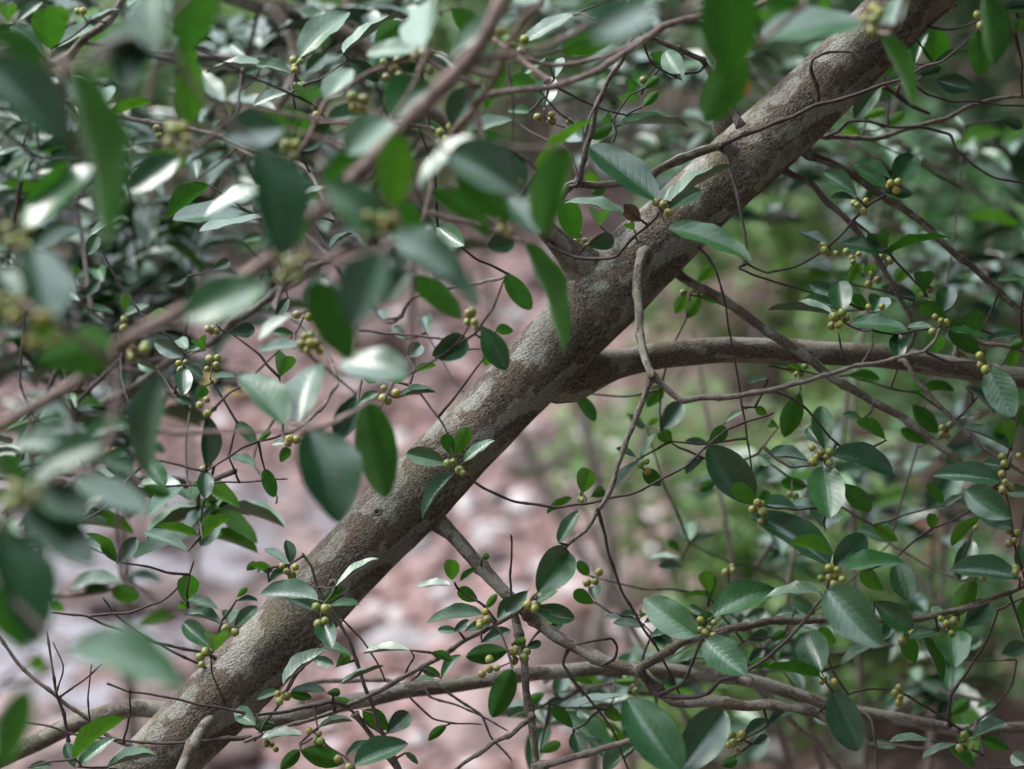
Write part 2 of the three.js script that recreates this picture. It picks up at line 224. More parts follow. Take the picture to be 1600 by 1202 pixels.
// Leaves by 400-pixel square of the photograph, in thirds of a pixel: base x, base y, tip x, tip y, width seen, side seen (1 upper, -1 under), depth (m), kind (y young, b brown)
const LEAVES = [
  [0, 0, [[-90,290,330,610,240,1,1.15],[330,330,650,1110,230,-1,1.15],[-100,150,230,270,120,-1,1.1],[800,120,370,260,110,1,1.2],[690,180,560,390,150,1,1.2],[720,-50,700,200,170,1,1.2],[930,-60,880,155,220,-1,1.3],
    [240,230,215,25,150,-1,2.1],[200,240,50,110,80,1,2.1],[265,225,435,105,60,1,2.1],[80,100,190,0,50,1,2.15],[40,100,30,0,90,-1,2.15,'y'],[430,95,620,30,18,1,2.1],[445,580,300,300,110,1,2.1],[470,510,500,380,95,1,2.1],[510,545,705,460,40,-1,2.05,'y'],
    [880,580,900,270,140,-1,1.5,'y'],[900,210,840,300,110,-1,1.7],[1230,310,960,300,50,1,2.1],[1150,260,1075,200,60,1,2.2],[440,780,110,1060,110,1,1.4],[330,760,80,1040,60,-1,1.4],[840,740,600,880,120,1,1.5],[890,690,760,790,90,-1,1.5,'y'],
    [100,690,-20,690,80,1,2.15],[1330,600,1060,620,170,1,1.4],[920,840,910,735,60,1,2.2],[1180,1000,810,1010,80,1,1.9],[1230,1020,930,1070,40,1,2],[1240,900,940,950,80,1,1.6],[980,870,770,990,70,-1,1.9],[420,1110,550,1010,35,1,2],[460,1100,410,1190,60,1,2],
    [230,745,410,735,45,1,2.2],[600,690,470,600,60,1,2.2],[600,690,760,650,40,1,2.2],[1130,1130,1230,1100,40,1,2.2],[600,660,690,700,60,1,2.25],[110,700,190,760,40,1,2.2],[90,860,130,740,40,1,2.2]]],
  [400, 0, [[205,270,400,0,110,1,2.05],[165,350,0,285,45,1,2.05],[410,250,670,35,45,1,1.95],[790,215,790,-30,190,1,1.5],[690,100,570,200,110,-1,1.75],[755,245,515,235,75,1,1.6],[1240,90,905,210,100,1,1.4],[920,40,1060,160,100,-1,1.7],[640,560,830,340,200,1,1.5],
    [430,280,570,375,70,1,2],[330,470,440,310,110,1,1.6],[250,480,250,395,140,-1,1.8],[170,430,-20,480,50,1,2],[175,665,190,485,140,-1,2.05],[-30,500,135,630,110,-1,1.5,'y'],[350,580,205,700,90,1,1.8],[540,545,320,545,65,1,1.7],[0,690,170,1160,220,1,1.2],
    [260,1020,190,1150,50,-1,1.3,'y'],[620,560,430,700,160,1,1.4],[660,620,640,970,170,-1,1.3,'y'],[560,690,290,850,70,-1,1.4],[330,860,600,1090,180,1,1.3],[640,960,770,1090,140,-1,1.4],[1040,650,720,800,90,1,1.4],[900,720,1240,850,200,1,1.35],[940,800,1190,1030,150,-1,1.4],
    [820,900,1110,1080,120,-1,1.6],[1210,560,980,610,60,1,1.8],[1050,400,900,580,120,1,1.6],[1180,300,1070,500,80,-1,1.7],[1000,620,1200,700,40,-1,1.7],[760,590,860,600,70,-1,1.8],[850,1060,960,1140,100,1,1.9],[640,1110,970,1220,150,1,1.25],[200,925,330,870,25,1,1.9],
    [340,1170,440,1075,30,1,1.9],[1080,1150,1220,1130,90,1,1.7],[100,300,-60,330,50,1,2.2],[330,250,240,330,70,1,2.15]]],
  [800, 0, [[1000,-120,1040,345,275,-1,1.25],[1080,260,920,545,190,-1,1.4],[640,30,380,150,170,1,1.1],[500,130,235,240,130,-1,1.7],[290,70,45,190,50,1,1.8],[150,500,165,345,110,1,1.9],[200,370,210,255,80,1,1.9],[160,270,40,345,50,1,1.9],[110,400,-20,380,100,-1,1.8],
    [795,375,715,230,100,1,1.9],[700,310,670,230,60,-1,1.95],[620,415,690,360,45,-1,1.92],[600,470,510,420,90,-1,1.95],[615,500,685,430,45,-1,1.9],[600,410,530,375,30,-1,1.95],[510,585,825,545,50,1,1.92],[375,650,470,590,55,-1,1.9],[330,660,250,590,100,1,1.8],
    [120,800,310,515,55,-1,1.7,'y'],[270,690,110,1090,150,-1,1.4],[680,940,370,670,140,1,1.85],[410,850,340,815,50,-1,1.95,'y'],[370,905,440,880,50,-1,1.95],[250,940,300,1110,110,-1,1.95],[520,1005,270,890,55,1,1.88],[520,960,595,1030,70,-1,1.9,'b'],[410,1060,410,960,100,-1,2,'y'],
    [350,1150,490,1120,80,1,1.95],[575,1080,540,1035,50,-1,1.95,'y'],[740,950,1010,735,60,1,1.87],[730,985,890,880,80,1,1.92],[705,950,750,860,40,1,1.9],[730,1070,1130,1195,110,1,1.84],[-20,930,120,1080,120,1,1.5],[110,530,-20,510,40,1,1.8],[0,700,60,880,60,1,1.7],[470,570,430,540,50,-1,1.95],[1085,360,1090,440,45,-1,2.6,'o']]],
  [1200, 0, [[440,105,-20,150,125,1,1.5],[590,150,610,-60,150,1,1.5],[520,150,745,450,100,-1,1.55],[1010,-40,1090,290,110,-1,1.55],[985,145,1000,350,105,-1,1.8],[1160,160,1180,60,100,-1,1.9],[1090,50,1220,20,50,1,1.9],[795,375,950,410,90,1,2],[810,320,715,345,40,1,2],
    [780,300,945,230,40,1,2.02],[790,310,780,110,130,-1,2.1],[690,300,735,140,70,1,2.06],[840,60,725,80,40,1,2],[530,400,410,540,90,1,2.2],[570,460,570,400,45,-1,2.15],[450,550,550,515,45,-1,2.15,'y'],[560,590,640,525,45,-1,2.15,'y'],[600,862,690,715,125,1,1.95],
    [575,840,415,750,40,1,1.96],[555,880,415,775,62,1,1.95],[545,905,680,905,60,1,1.94],[415,915,260,790,80,1,1.96],[410,935,290,920,25,1,1.97],[290,1160,150,1075,50,1,1.98],[560,1170,500,1065,100,-1,1.99],[550,1190,350,1130,60,1,1.97],[560,1190,815,1050,50,-1,1.96],
    [180,20,-20,0,90,-1,1.4],[290,50,240,0,60,-1,1.6,'y'],[540,350,590,300,40,-1,2.15,'y'],[1100,560,1200,600,50,1,2.3],[920,590,880,540,40,1,2.3],[440,640,350,600,60,-1,2.2,'y']]],
  [0, 400, [[210,290,180,-60,230,1,1.2],[80,180,20,60,90,1,1.25],[200,260,190,410,110,-1,1.2,'y'],[520,420,280,470,220,-1,1.25],[860,290,1240,120,200,1,1.25],[760,560,640,1035,190,1,1.4],[970,750,985,980,100,1,1.8],[965,1010,960,1130,75,1,1.85],[700,950,770,1075,80,1,1.85],
    [855,470,720,400,75,1,2],[880,440,830,380,60,1,2],[860,460,940,420,35,1,2],[960,440,920,370,70,-1,2],[860,530,860,640,80,1,1.98],[870,510,950,560,40,1,1.98],[985,575,1100,555,28,1,1.95],[740,540,640,500,50,1,2.05],[380,210,310,155,50,1,2.2],[400,190,465,110,50,1,2.2],
    [480,130,450,40,70,1,2.25],[580,255,595,165,50,-1,2.15,'y'],[580,280,695,225,40,1,2.15],[380,265,530,250,35,1,2.2],[500,880,130,1000,170,1,1.2],[350,1050,690,1190,130,1,1.25],[90,1100,420,1200,150,1,1.2],[-30,940,90,1030,120,-1,1.2],[640,800,400,810,70,1,1.5],
    [130,830,400,800,80,1,1.5],[660,1075,800,1120,60,-1,1.6],[880,95,790,130,50,1,2.1],[1000,60,1080,20,50,1,2.1],[685,300,780,255,50,-1,2,'y'],[1080,360,1200,340,70,1,1.9],[340,90,360,40,50,-1,2.2],[960,610,930,660,60,-1,1.97],[1110,780,1200,880,60,1,1.95],[1070,940,1200,970,40,1,1.95],
    [820,660,900,690,40,1,2],[160,900,300,840,40,1,1.5],[40,760,260,700,70,1,1.35],[300,900,60,860,90,1,1.3],[420,960,640,1000,80,1,1.35],[250,1000,20,1120,110,1,1.25],[560,1100,330,1180,80,1,1.4],[120,640,330,740,60,1,1.5],[20,1160,260,1100,110,1,1.3],[510,930,600,915,50,1,1.6]]],
  [400, 400, [[690,-20,1080,210,150,1,1.25],[600,-20,420,320,200,1,1.2],[270,120,430,460,190,-1,1.3],[730,100,965,270,110,-1,1.6],[740,60,590,200,110,1,1.4],[720,560,380,450,170,1,1.4],[990,400,840,460,120,1,1.8],[1060,330,1170,530,110,1,1.8],[800,360,790,260,70,1,2.1],
    [600,300,590,240,55,1,2.15],[700,390,640,325,50,1,2.1],[710,470,780,410,70,1,1.95],[200,780,270,470,190,1,1.6],[130,790,-60,520,170,1,1.6],[110,570,150,440,100,-1,1.9],[470,650,380,855,110,1,1.7],[530,690,600,1115,190,-1,1.55],[510,810,490,950,70,-1,1.7],
    [250,820,420,1210,250,1,1.5],[480,690,570,635,40,1,1.88],[660,665,835,610,35,1,1.87],[740,545,840,505,30,-1,1.9,'y'],[500,560,560,590,40,-1,1.9],[925,940,880,830,62,-1,1.87],[932,940,995,800,72,-1,1.87,'y'],[900,975,705,920,85,1,1.88],[975,965,1110,855,50,1,1.88],
    [925,1025,755,1200,65,1,1.88],[170,885,70,875,35,1,1.85],[150,900,120,960,50,-1,1.85],[10,870,70,820,30,-1,1.9,'y'],[40,1000,85,1130,65,-1,1.92],[1090,450,1080,510,50,-1,1.85,'y'],[150,200,100,270,50,1,2],[170,280,0,380,50,1,1.6],[210,425,10,430,45,1,1.7],[180,370,80,350,40,1,1.8],
    [1130,340,1200,350,50,-1,1.85],[640,600,700,540,50,-1,1.75,'y']]],
  [800, 400, [[60,-60,335,390,130,-1,1.6],[-30,90,90,250,90,-1,1.8],[870,120,940,45,60,-1,2.05,'y'],[815,185,770,260,60,-1,2.05,'y'],[820,290,880,190,60,-1,2.05,'y'],[870,190,960,215,30,-1,2.04],[290,640,395,770,60,-1,2.1],[700,610,640,700,70,-1,2.1],[700,820,800,680,90,1,2.15],
    [750,870,690,820,65,-1,2.02,'y'],[330,1110,360,985,85,-1,1.95,'y'],[580,945,490,895,30,1,2],[615,1000,690,1070,70,-1,1.98],[595,965,470,1080,25,1,2],[680,830,600,950,25,1,2.05],[930,880,1010,800,70,-1,2],[920,890,1150,1170,175,1,1.88],[1150,1160,1030,1070,80,-1,1.84,'y'],[1150,1165,1195,1080,70,-1,1.85],
    [960,1050,880,1100,50,-1,2.1],[910,880,810,870,40,1,2.1],[900,950,810,1010,40,1,2.05],[1202,575,1100,590,16,1,2],[1140,710,1190,740,40,-1,2,'y'],[370,1130,440,1090,50,-1,2],[280,1135,160,1200,40,-1,2,'y'],[1150,930,1210,980,50,1,2.1],[1000,780,1080,720,30,1,2.1],[540,740,620,810,40,1,2.2],[630,800,690,760,30,-1,2.2,'y']]],
  [1200, 400, [[345,265,335,105,110,1,1.92],[310,170,195,130,60,1,1.95],[300,275,10,205,45,1,1.93],[320,240,155,200,45,1,1.95],[385,320,655,335,82,1,1.9],[495,260,540,175,105,1,1.93],[470,250,400,180,50,-1,1.96],[610,370,610,475,80,1,1.9],[735,170,730,55,90,-1,1.98],[820,260,850,135,92,1,1.96],
    [840,290,705,220,72,-1,1.93],[770,340,655,325,30,1,1.92],[690,190,530,150,70,1,2.1],[600,120,640,60,60,-1,2.08,'y'],[490,95,470,35,60,-1,2.08,'y'],[380,130,430,30,60,-1,2.08,'y'],[1005,350,930,255,100,-1,2.02],[850,350,990,450,80,-1,1.95],[850,350,1035,380,40,1,1.93],[845,345,920,295,50,-1,1.97],
    [1040,525,1145,750,145,1,1.85],[1210,110,1080,105,35,1,1.95],[375,560,520,570,55,-1,2.1],[150,640,80,840,100,-1,2.05],[50,800,0,780,40,-1,2.1],[265,905,250,700,100,1,1.92],[250,890,180,790,70,1,1.92],[300,940,605,985,92,1,1.88],[190,965,0,910,40,1,1.93],[260,985,290,1215,165,1,1.88],
    [350,1070,480,1190,90,-1,1.92],[140,1190,-40,1150,60,1,1.85],[280,1190,90,1155,50,1,1.86],[180,1080,60,1060,60,-1,2.1],[550,860,415,755,70,-1,1.9],[440,770,355,735,30,1,1.95],[680,700,790,820,80,-1,2.15],[750,880,620,810,60,-1,2.15],[930,615,1080,725,40,1,2.05],[1090,1060,785,1000,105,1,1.88],
    [1140,900,1090,750,110,-1,2,'y'],[1130,905,930,775,60,1,1.98],[1130,1000,1005,965,45,1,1.95],[930,1100,1130,1220,140,1,1.86],[1110,1090,1220,1110,60,1,1.9],[820,1165,745,1060,50,-1,2.05],[830,1175,920,1110,35,1,2.05],[1190,370,1035,380,30,1,2],[780,460,790,350,90,-1,2.2],[700,640,870,605,30,-1,2.1],
    [170,540,95,510,40,-1,2.1,'y'],[0,515,130,510,40,1,2.1],[885,770,1010,725,25,1,2.1],[780,960,620,940,120,1,2.5],[830,900,1020,850,130,1,2.5],[880,1010,760,1170,140,1,2.5],[1160,440,1130,520,60,-1,2.1,'y'],[1190,700,1210,800,60,-1,2],[1130,430,1200,400,50,-1,2.1]]],
  [0, 800, [[-30,80,220,590,230,1,1.15],[-60,300,100,620,200,-1,1.15],[110,0,440,230,200,1,1.2],[310,650,870,740,170,1,1.12],[130,830,0,1200,160,-1,1.1],[350,1160,560,930,60,-1,1.85,'y'],[350,1200,310,1080,60,1,1.87],[370,1190,525,1055,60,1,1.87],[500,1200,715,1105,50,1,1.87],[880,185,675,80,62,1,1.88],
    [920,110,740,55,50,-1,1.9,'y'],[940,160,1030,20,80,1,1.9],[950,130,1070,0,45,-1,1.87,'y'],[890,295,870,400,100,-1,1.9],[1000,640,850,510,90,1,1.9],[1000,655,1020,530,110,-1,1.88,'y'],[1020,455,880,400,50,1,1.9],[1040,530,870,450,40,1,1.9],[1070,530,1080,445,75,1,1.9],[1100,540,1200,440,60,1,1.88],
    [1110,400,1160,355,30,-1,1.9,'y'],[1110,420,1210,405,30,1,1.9],[880,450,830,430,40,-1,1.92,'y'],[580,340,320,330,55,1,1.6],[530,370,390,370,50,-1,1.6],[520,370,650,400,80,-1,1.6,'y'],[820,480,650,520,60,-1,1.4,'y'],[580,310,760,310,60,1,1.4],[545,235,480,130,60,-1,1.85],[550,240,640,120,70,1,1.85],
    [540,230,370,120,50,1,1.85],[545,235,430,80,40,-1,1.85,'y'],[1202,240,1160,270,40,-1,1.9],[1200,1000,1100,920,80,1,1.9],[240,740,130,690,80,-1,1.3,'y'],[130,1200,240,1185,40,1,1.85],[180,150,80,140,40,1,1.8],[250,430,290,450,50,-1,1.6,'y']]],
  [400, 800, [[290,415,15,350,70,1,1.86],[290,470,140,390,55,1,1.87],[375,350,560,200,28,1,1.88],[320,425,405,350,45,-1,1.88],[345,440,485,420,40,1,1.87],[310,510,345,615,95,1,1.85],[150,250,45,165,40,1,1.9],[160,250,150,130,50,1,1.92],[60,330,150,255,40,1,1.9],[80,270,-20,245,40,-1,1.9,'y'],[80,280,0,275,30,1,1.9],
    [130,810,305,615,35,1,1.88],[315,620,440,665,45,1,1.92],[375,725,440,665,55,-1,1.92,'y'],[275,690,360,715,50,1,1.94],[720,650,500,640,35,1,1.9],[400,810,590,705,20,1,1.9],[160,840,325,830,45,1,1.88],[120,840,0,870,40,1,1.88],[155,855,260,870,45,-1,1.88,'y'],[330,850,400,845,40,-1,1.9],
    [290,1015,440,955,30,1,1.9],[215,1050,20,1045,35,1,1.88],[90,1000,0,1010,60,-1,1.95],[210,1120,400,1170,100,-1,1.86],[200,1120,120,1205,60,-1,1.87],[460,1190,700,1060,100,1,1.84],[420,1150,540,1065,40,1,1.88],[500,930,610,1010,90,-1,1.95],[610,1040,725,935,90,1,1.94],[895,1000,810,1065,45,-1,1.97],
    [920,320,915,215,70,-1,1.88,'y'],[960,325,1025,260,25,-1,1.88],[910,345,750,340,28,1,1.88],[950,365,1030,410,65,-1,1.9],[1060,220,1095,200,30,-1,1.95],[1080,450,1130,385,35,-1,1.9,'y'],[1060,480,800,490,80,1,1.88],[940,560,850,550,35,1,1.9],[930,560,1000,505,40,1,1.9],[980,560,1090,520,45,1,1.9],
    [1180,650,995,680,92,-1,1.86],[1060,610,1190,550,60,1,1.9],[1200,740,1110,960,112,-1,1.84],[780,735,860,765,45,-1,1.95],[870,780,950,660,50,1,1.95],[730,790,840,780,25,1,1.97],[820,660,920,690,40,-1,1.9],[1130,500,1210,400,70,1,1.88],[700,1130,760,1180,30,1,1.95],[360,880,450,900,40,-1,1.95,'y']]],
  [800, 800, [[120,380,290,155,165,1,1.84],[220,145,310,-10,65,1,1.86],[75,370,-30,470,70,1,1.87],[105,450,290,500,92,1,1.86],[385,430,285,370,65,-1,2.02],[390,415,385,335,60,1,2.02],[360,300,305,230,50,-1,2.1],[115,430,210,365,40,1,1.95],[160,550,240,525,40,1,2],[865,580,610,400,155,1,1.84],
    [620,545,475,510,42,1,1.98],[600,490,500,480,30,1,2],[620,520,690,480,35,1,1.98],[520,500,430,490,25,1,2],[600,500,620,460,40,-1,2.02,'y'],[840,580,650,560,35,1,1.92],[660,565,750,630,70,1,1.93],[945,490,1230,330,110,1,1.86],[910,600,1085,755,152,1,1.84],[890,570,930,460,75,-1,1.95],
    [900,480,830,440,40,1,2.05],[930,380,900,270,70,-1,2.05,'y'],[920,390,800,385,30,-1,2.08],[930,420,945,300,40,-1,2.06],[1100,600,1210,570,60,1,2.1],[1110,720,1210,700,50,-1,1.95],[1010,465,1100,435,40,1,2.2],[1060,540,1100,480,60,1,2.2],[1090,500,1190,460,50,1,2.2],[790,1215,540,870,215,1,1.74],[790,1212,1010,910,190,1,1.75],
    [1085,1065,1215,965,70,1,1.92],[1130,1090,1210,1050,50,1,1.94],[285,1015,185,910,60,-1,1.98],[290,1030,330,1140,80,1,1.98],[330,1065,450,1095,28,1,2],[590,1090,420,1200,70,1,1.98],[250,920,520,850,40,1,2.1],[160,900,250,880,40,1,2.1],[0,620,70,600,40,-1,1.9,'y'],[65,640,140,610,40,1,1.95],
    [805,265,685,245,40,1,2.3],[790,220,640,210,22,1,2.3],[840,155,950,85,30,1,2.3],[825,140,835,35,70,1,2.3],[790,190,730,130,40,-1,2.3],[940,690,780,680,30,1,2.1],[985,1190,1060,1160,50,-1,1.95],[130,1130,230,1080,50,-1,2.1,'y'],[440,930,510,970,60,-1,2.1,'y'],[270,780,380,800,40,-1,2.15,'y'],[480,800,580,790,40,-1,2.15,'y'],
    [150,850,70,900,50,-1,2.2],[1180,640,1120,690,50,1,2.15],[80,930,-20,950,35,1,2.05],[310,930,360,960,50,1,2.15]]],
  [1200, 800, [[290,250,-60,-20,155,1,1.84],[310,200,100,120,80,-1,1.82,'y'],[310,260,480,90,125,1,1.84],[350,280,635,165,82,1,1.82],[270,80,280,-60,150,1,1.9],[240,375,-20,345,65,1,1.83],[280,370,510,600,195,1,1.79],[500,420,680,545,112,1,1.85],[600,215,660,410,112,1,2],[440,280,520,350,80,-1,2,'y'],
    [870,490,970,320,92,-1,1.9,'y'],[920,540,1050,420,112,1,1.9],[820,545,760,440,80,1,1.92],[800,570,665,580,45,1,1.9],[860,572,870,685,165,1,1.88],[725,585,835,780,70,-1,1.95],[640,570,685,695,80,-1,1.95],[250,750,170,545,155,1,1.85],[245,775,-20,710,70,-1,1.83],[340,720,500,600,50,1,1.86],[505,610,585,540,50,1,1.87],
    [305,845,420,1120,155,1,1.84],[0,1000,135,905,60,1,1.88],[1180,320,865,235,85,1,1.88],[900,320,960,130,100,1,2.1],[1180,150,1190,270,60,1,2],[1190,265,1130,285,40,-1,1.9,'y'],[1210,620,1110,660,72,1,1.9],[1210,400,1200,550,60,-1,1.95],[960,1055,1110,970,60,1,1.96],[890,1090,720,1140,30,1,1.97],[760,1075,570,1060,35,1,1.98],
    [1000,1060,1110,1100,70,-1,2.1],[850,1110,960,1180,50,-1,2],[1210,1190,1140,1130,70,1,2],[910,1060,960,1015,50,-1,2],[1145,70,980,-20,92,1,1.9],[1000,20,850,150,60,-1,1.95,'y'],[850,950,950,880,60,-1,2.3],[770,80,770,0,50,-1,2,'y'],[120,400,220,480,60,1,2.1],[240,550,310,610,60,-1,2,'y'],[150,480,30,470,30,1,2.1],
    [490,60,600,130,60,-1,2.1,'y'],[570,150,420,70,60,1,2.15],[80,560,20,600,40,-1,2.1],[220,940,290,990,60,1,2.2],[480,1090,600,1100,40,1,2.2],[930,640,1000,600,40,1,2.3],[1080,900,980,910,30,1,2.3]]],
];
// Clusters of green berries, in the same squares and thirds of a pixel: x, y, how many, depth
const BERRIES = [
  [0, 0, [[840,640,8,1.4],[385,70,2,2.1],[880,220,3,1.7],[740,605,2,2.1],[70,1120,7,1.3]]],
  [400, 0, [[185,320,4,2.05],[210,385,3,2.05],[640,325,5,1.7],[790,280,6,1.6],[150,690,5,1.5],[465,480,5,1.6],[310,510,2,1.8],[885,630,4,1.7],[580,1065,8,1.3],[1140,160,3,1.6],[1170,1070,5,1.5]]],
  [800, 0, [[150,550,3,1.9],[710,985,3,1.85],[640,345,1,1.9],[320,1130,5,1.98],[30,210,3,1.75],[250,600,1,1.9],[60,895,2,1.6]]],
  [1200, 0, [[490,95,6,1.5],[985,85,3,1.8],[580,875,4,1.94],[430,955,4,1.95],[295,1185,4,1.98],[845,40,2,2]]],
  [0, 400, [[30,220,7,1.2],[195,350,6,1.2],[100,1110,9,1.15],[645,440,6,1.6],[570,315,3,2.15],[855,515,3,1.98],[995,500,4,1.96],[975,715,4,1.8],[1010,320,5,1.85],[955,1000,2,1.85]]],
  [400, 400, [[170,50,8,1.3],[260,420,8,1.65],[1010,310,5,1.75],[625,650,4,1.85],[935,985,4,1.85],[225,285,2,1.8],[160,880,3,1.83]]],
  [800, 400, [[600,985,3,1.98],[1160,1170,4,1.83],[340,1130,2,1.95],[830,180,2,2.04]]],
  [1200, 400, [[340,300,6,1.87],[500,265,2,1.92],[490,110,3,2.06],[730,185,4,1.97],[815,325,4,1.9],[1015,490,3,1.84],[875,430,3,2.1],[245,945,7,1.87],[1115,1060,4,1.87],[145,550,4,2.1],[835,820,5,2.1],[1140,945,3,1.95],[400,15,4,2.08],[560,15,4,2.08],[115,1100,2,2.05]]],
  [0, 800, [[970,675,3,1.87],[1075,565,2,1.88]]],
  [400, 800, [[310,465,2,1.85],[320,500,3,1.84],[160,275,4,1.9],[120,850,3,1.87],[80,1100,3,1.9],[265,1060,4,1.87],[415,1185,3,1.85],[1080,490,4,1.86],[1090,740,4,1.85]]],
  [800, 800, [[85,430,4,1.85],[915,545,6,1.85],[30,670,5,1.88],[375,310,3,2.08],[1050,1080,6,1.92],[550,845,4,2.2],[1015,255,3,2.2],[1150,20,3,1.86]]],
  [1200, 800, [[300,300,8,1.81],[848,530,6,1.88],[275,770,3,1.84],[1170,110,6,1.9],[1185,305,3,1.88],[620,870,4,2.02],[650,575,2,1.92],[930,1075,4,1.97],[960,90,2,2.1],[980,320,3,2.1]]],
];
// ---------------------------------------------------------------- materials
const lin = (r, g, b) => new THREE.Color().setRGB(r, g, b);
const std = (c, rough, more = {}) => new THREE.MeshStandardMaterial({ color: lin(...c), roughness: rough, ...more });
const barkMat = new THREE.MeshStandardMaterial({ map: BARK, bumpMap: BARK_BUMP, bumpScale: 0.0030, roughness: 0.92, vertexColors: true });
const limbMat = new THREE.MeshStandardMaterial({ map: BARK, bumpMap: BARK_BUMP, bumpScale: 0.0012, roughness: 0.9, color: lin(1.05, 1.0, 0.95) });
const branchMat = new THREE.MeshStandardMaterial({ map: TWIG, bumpMap: GRAIN_BUMP, bumpScale: 0.0008, roughness: 0.85, color: lin(0.20, 0.165, 0.14) });
const twigMat = new THREE.MeshStandardMaterial({ map: TWIG, roughness: 0.75, color: lin(0.070, 0.046, 0.041) });
const nearBranchMat = new THREE.MeshStandardMaterial({ map: TWIG, roughness: 0.8, color: lin(0.24, 0.17, 0.145) });
const leafMat = (c, n, t = 0.34, coat = 1) => new THREE.MeshPhysicalMaterial({ color: lin(...c), map: LEAF_MAPS[n], roughness: t ? 0.9 : 0.37, clearcoat: t ? coat : 0.6, clearcoatRoughness: 0.30, transmission: t, thickness: 0, ior: t ? 1.45 : 1.62, specularIntensity: t ? 0.4 : 1, side: THREE.DoubleSide, ...(t ? {} : { bumpMap: LEAF_BUMP, bumpScale: 0.0006 }) });
const LEAF = [leafMat([0.019, 0.090, 0.026], 0, 0), leafMat([0.016, 0.076, 0.024], 1, 0), leafMat([0.028, 0.114, 0.026], 2, 0)];
const LEAF_UNDER = [leafMat([0.036, 0.135, 0.012], 0, 0.45, 0.15), leafMat([0.028, 0.115, 0.009], 1, 0.45, 0.15), leafMat([0.042, 0.160, 0.011], 2, 0.45, 0.15)];
const LEAF_YOUNG = [leafMat([0.075, 0.220, 0.012], 0, 0.45, 0.3), leafMat([0.062, 0.190, 0.011], 2, 0.45, 0.3)];
const LEAF_ORANGE = leafMat([0.55, 0.13, 0.025], 1, 0.3, 0.3);
const LEAF_YELLOW = leafMat([0.62, 0.46, 0.14], 1, 0.25, 0.3);
const LEAF_BROWN = leafMat([0.14, 0.075, 0.045], 1, 0.2, 0.3);
const berryMats = [[0.29, 0.32, 0.045], [0.22, 0.29, 0.05], [0.38, 0.34, 0.05], [0.33, 0.34, 0.08], [0.24, 0.22, 0.05]].map((c) => new THREE.MeshPhysicalMaterial({ color: lin(...c), roughness: 0.5, clearcoat: 0.35, clearcoatRoughness: 0.3, map: GRAIN }));

// ---------------------------------------------------------------- the ground, the creek and its stones
const WATER = -0.66;
const shoreX = (D) => -0.72 + 0.30 * Math.sin(D * 1.9 + 0.6) + 0.25 * perlin.noise(D * 1.3, 4.2, 0) - 0.10 * (D - 5.5);
function ground(x, z) {
  const D = -z, n = fbm(x * 0.7, z * 0.7, 3.1, 4), f = fbm(x * 4, z * 4, 8.2, 3);
  let y = 0.05 * n * 2;
  const bed = -0.86 + 0.30 * smooth(-0.25, 0.45, x - shoreX(D)) + 0.10 * smooth(0.2, 1.6, x - shoreX(D)) + 0.07 * n;
  y += (bed - y) * smooth(2.7, 3.9, D + 0.25 * n);
  const shoreRise = smooth(6.6, 8.6, D + 0.5 * n) * 0.38;
  y += shoreRise;
  y += smooth(0.6, 2.4, x) * smooth(4.2, 6.5, D) * 0.38;
  y += smooth(8.4, 11.5, D) * 0.9 + Math.max(0, D - 11) * 0.22;
  const away = Math.max(0, Math.abs(x) - 12); y += away * 0.05;
  return y + 0.035 * f * (0.4 + smooth(3, 4, D));
}
{
  // one sheet, fine near the camera and coarse towards its edges
  const xs = [], zs = [];
  const put = (a, lo, hi, mid0, mid1, step) => { for (let v = mid0; v <= mid1; v += step) a.push(v); let s = step; for (let v = mid1 + s; v < hi; v += s) { a.push(v); s *= 1.18; } a.push(hi); s = step; for (let v = mid0 - s; v > lo; v -= s) { a.unshift(v); s *= 1.18; } a.unshift(lo); };
  put(xs, -90, 90, -4, 4, 0.055); put(zs, -120, 60, -11, -2, 0.055);
  const pos = [], col = [], uv = [], idx = [];
  for (const z of zs) for (const x of xs) {
    const y = ground(x, z), D = -z; pos.push(x, y, z); uv.push(x * 1.6, z * 1.6);
    const n = fbm(x * 1.1, z * 1.1, 1.7, 4), m = fbm(x * 3.7, z * 3.7, 5.1, 3);
    let c = mix3([0.098, 0.058, 0.050], [0.185, 0.118, 0.104], clamp(0.5 + n * 1.6));                      // red creek clay and silt
    c = mix3(c, mix3([0.13, 0.072, 0.045], [0.21, 0.115, 0.072], clamp(0.5 + n * 1.6)), smooth(0.5, 1.1, x + 0.4 * m));               // browner soil on the right bank
    c = mix3(c, [0.07, 0.042, 0.036], smooth(0.08, 0.26, m) * 0.75);
    c = mix3(c, [0.13, 0.085, 0.055], clamp(smooth(8.6, 10, D + n) + smooth(3.6, 2.6, D)) * 0.8);        // leaf mould on the banks
    c = mix3(c, [0.07, 0.085, 0.03], smooth(9.5, 11, D) * smooth(0.0, 0.2, n) * 0.8);
    col.push(...c);
  }
  const W = xs.length;
  for (let j = 0; j < zs.length - 1; j++) for (let i = 0; i < W - 1; i++) { const a = j * W + i; idx.push(a, a + W, a + 1, a + 1, a + W, a + W + 1); }
  const g = new THREE.BufferGeometry();
  g.setAttribute('position', new THREE.Float32BufferAttribute(pos, 3)); g.setAttribute('uv', new THREE.Float32BufferAttribute(uv, 2)); g.setAttribute('color', new THREE.Float32BufferAttribute(col, 3)); g.setIndex(idx); g.computeVertexNormals();
  const m = top('ground', g, new THREE.MeshStandardMaterial({ vertexColors: true, map: GRAIN, bumpMap: GRAIN_BUMP, bumpScale: 0.012, roughness: 0.8 }), 'structure');
  tag(m, 'red clay creek bed and banks rising to a wooded slope');
}
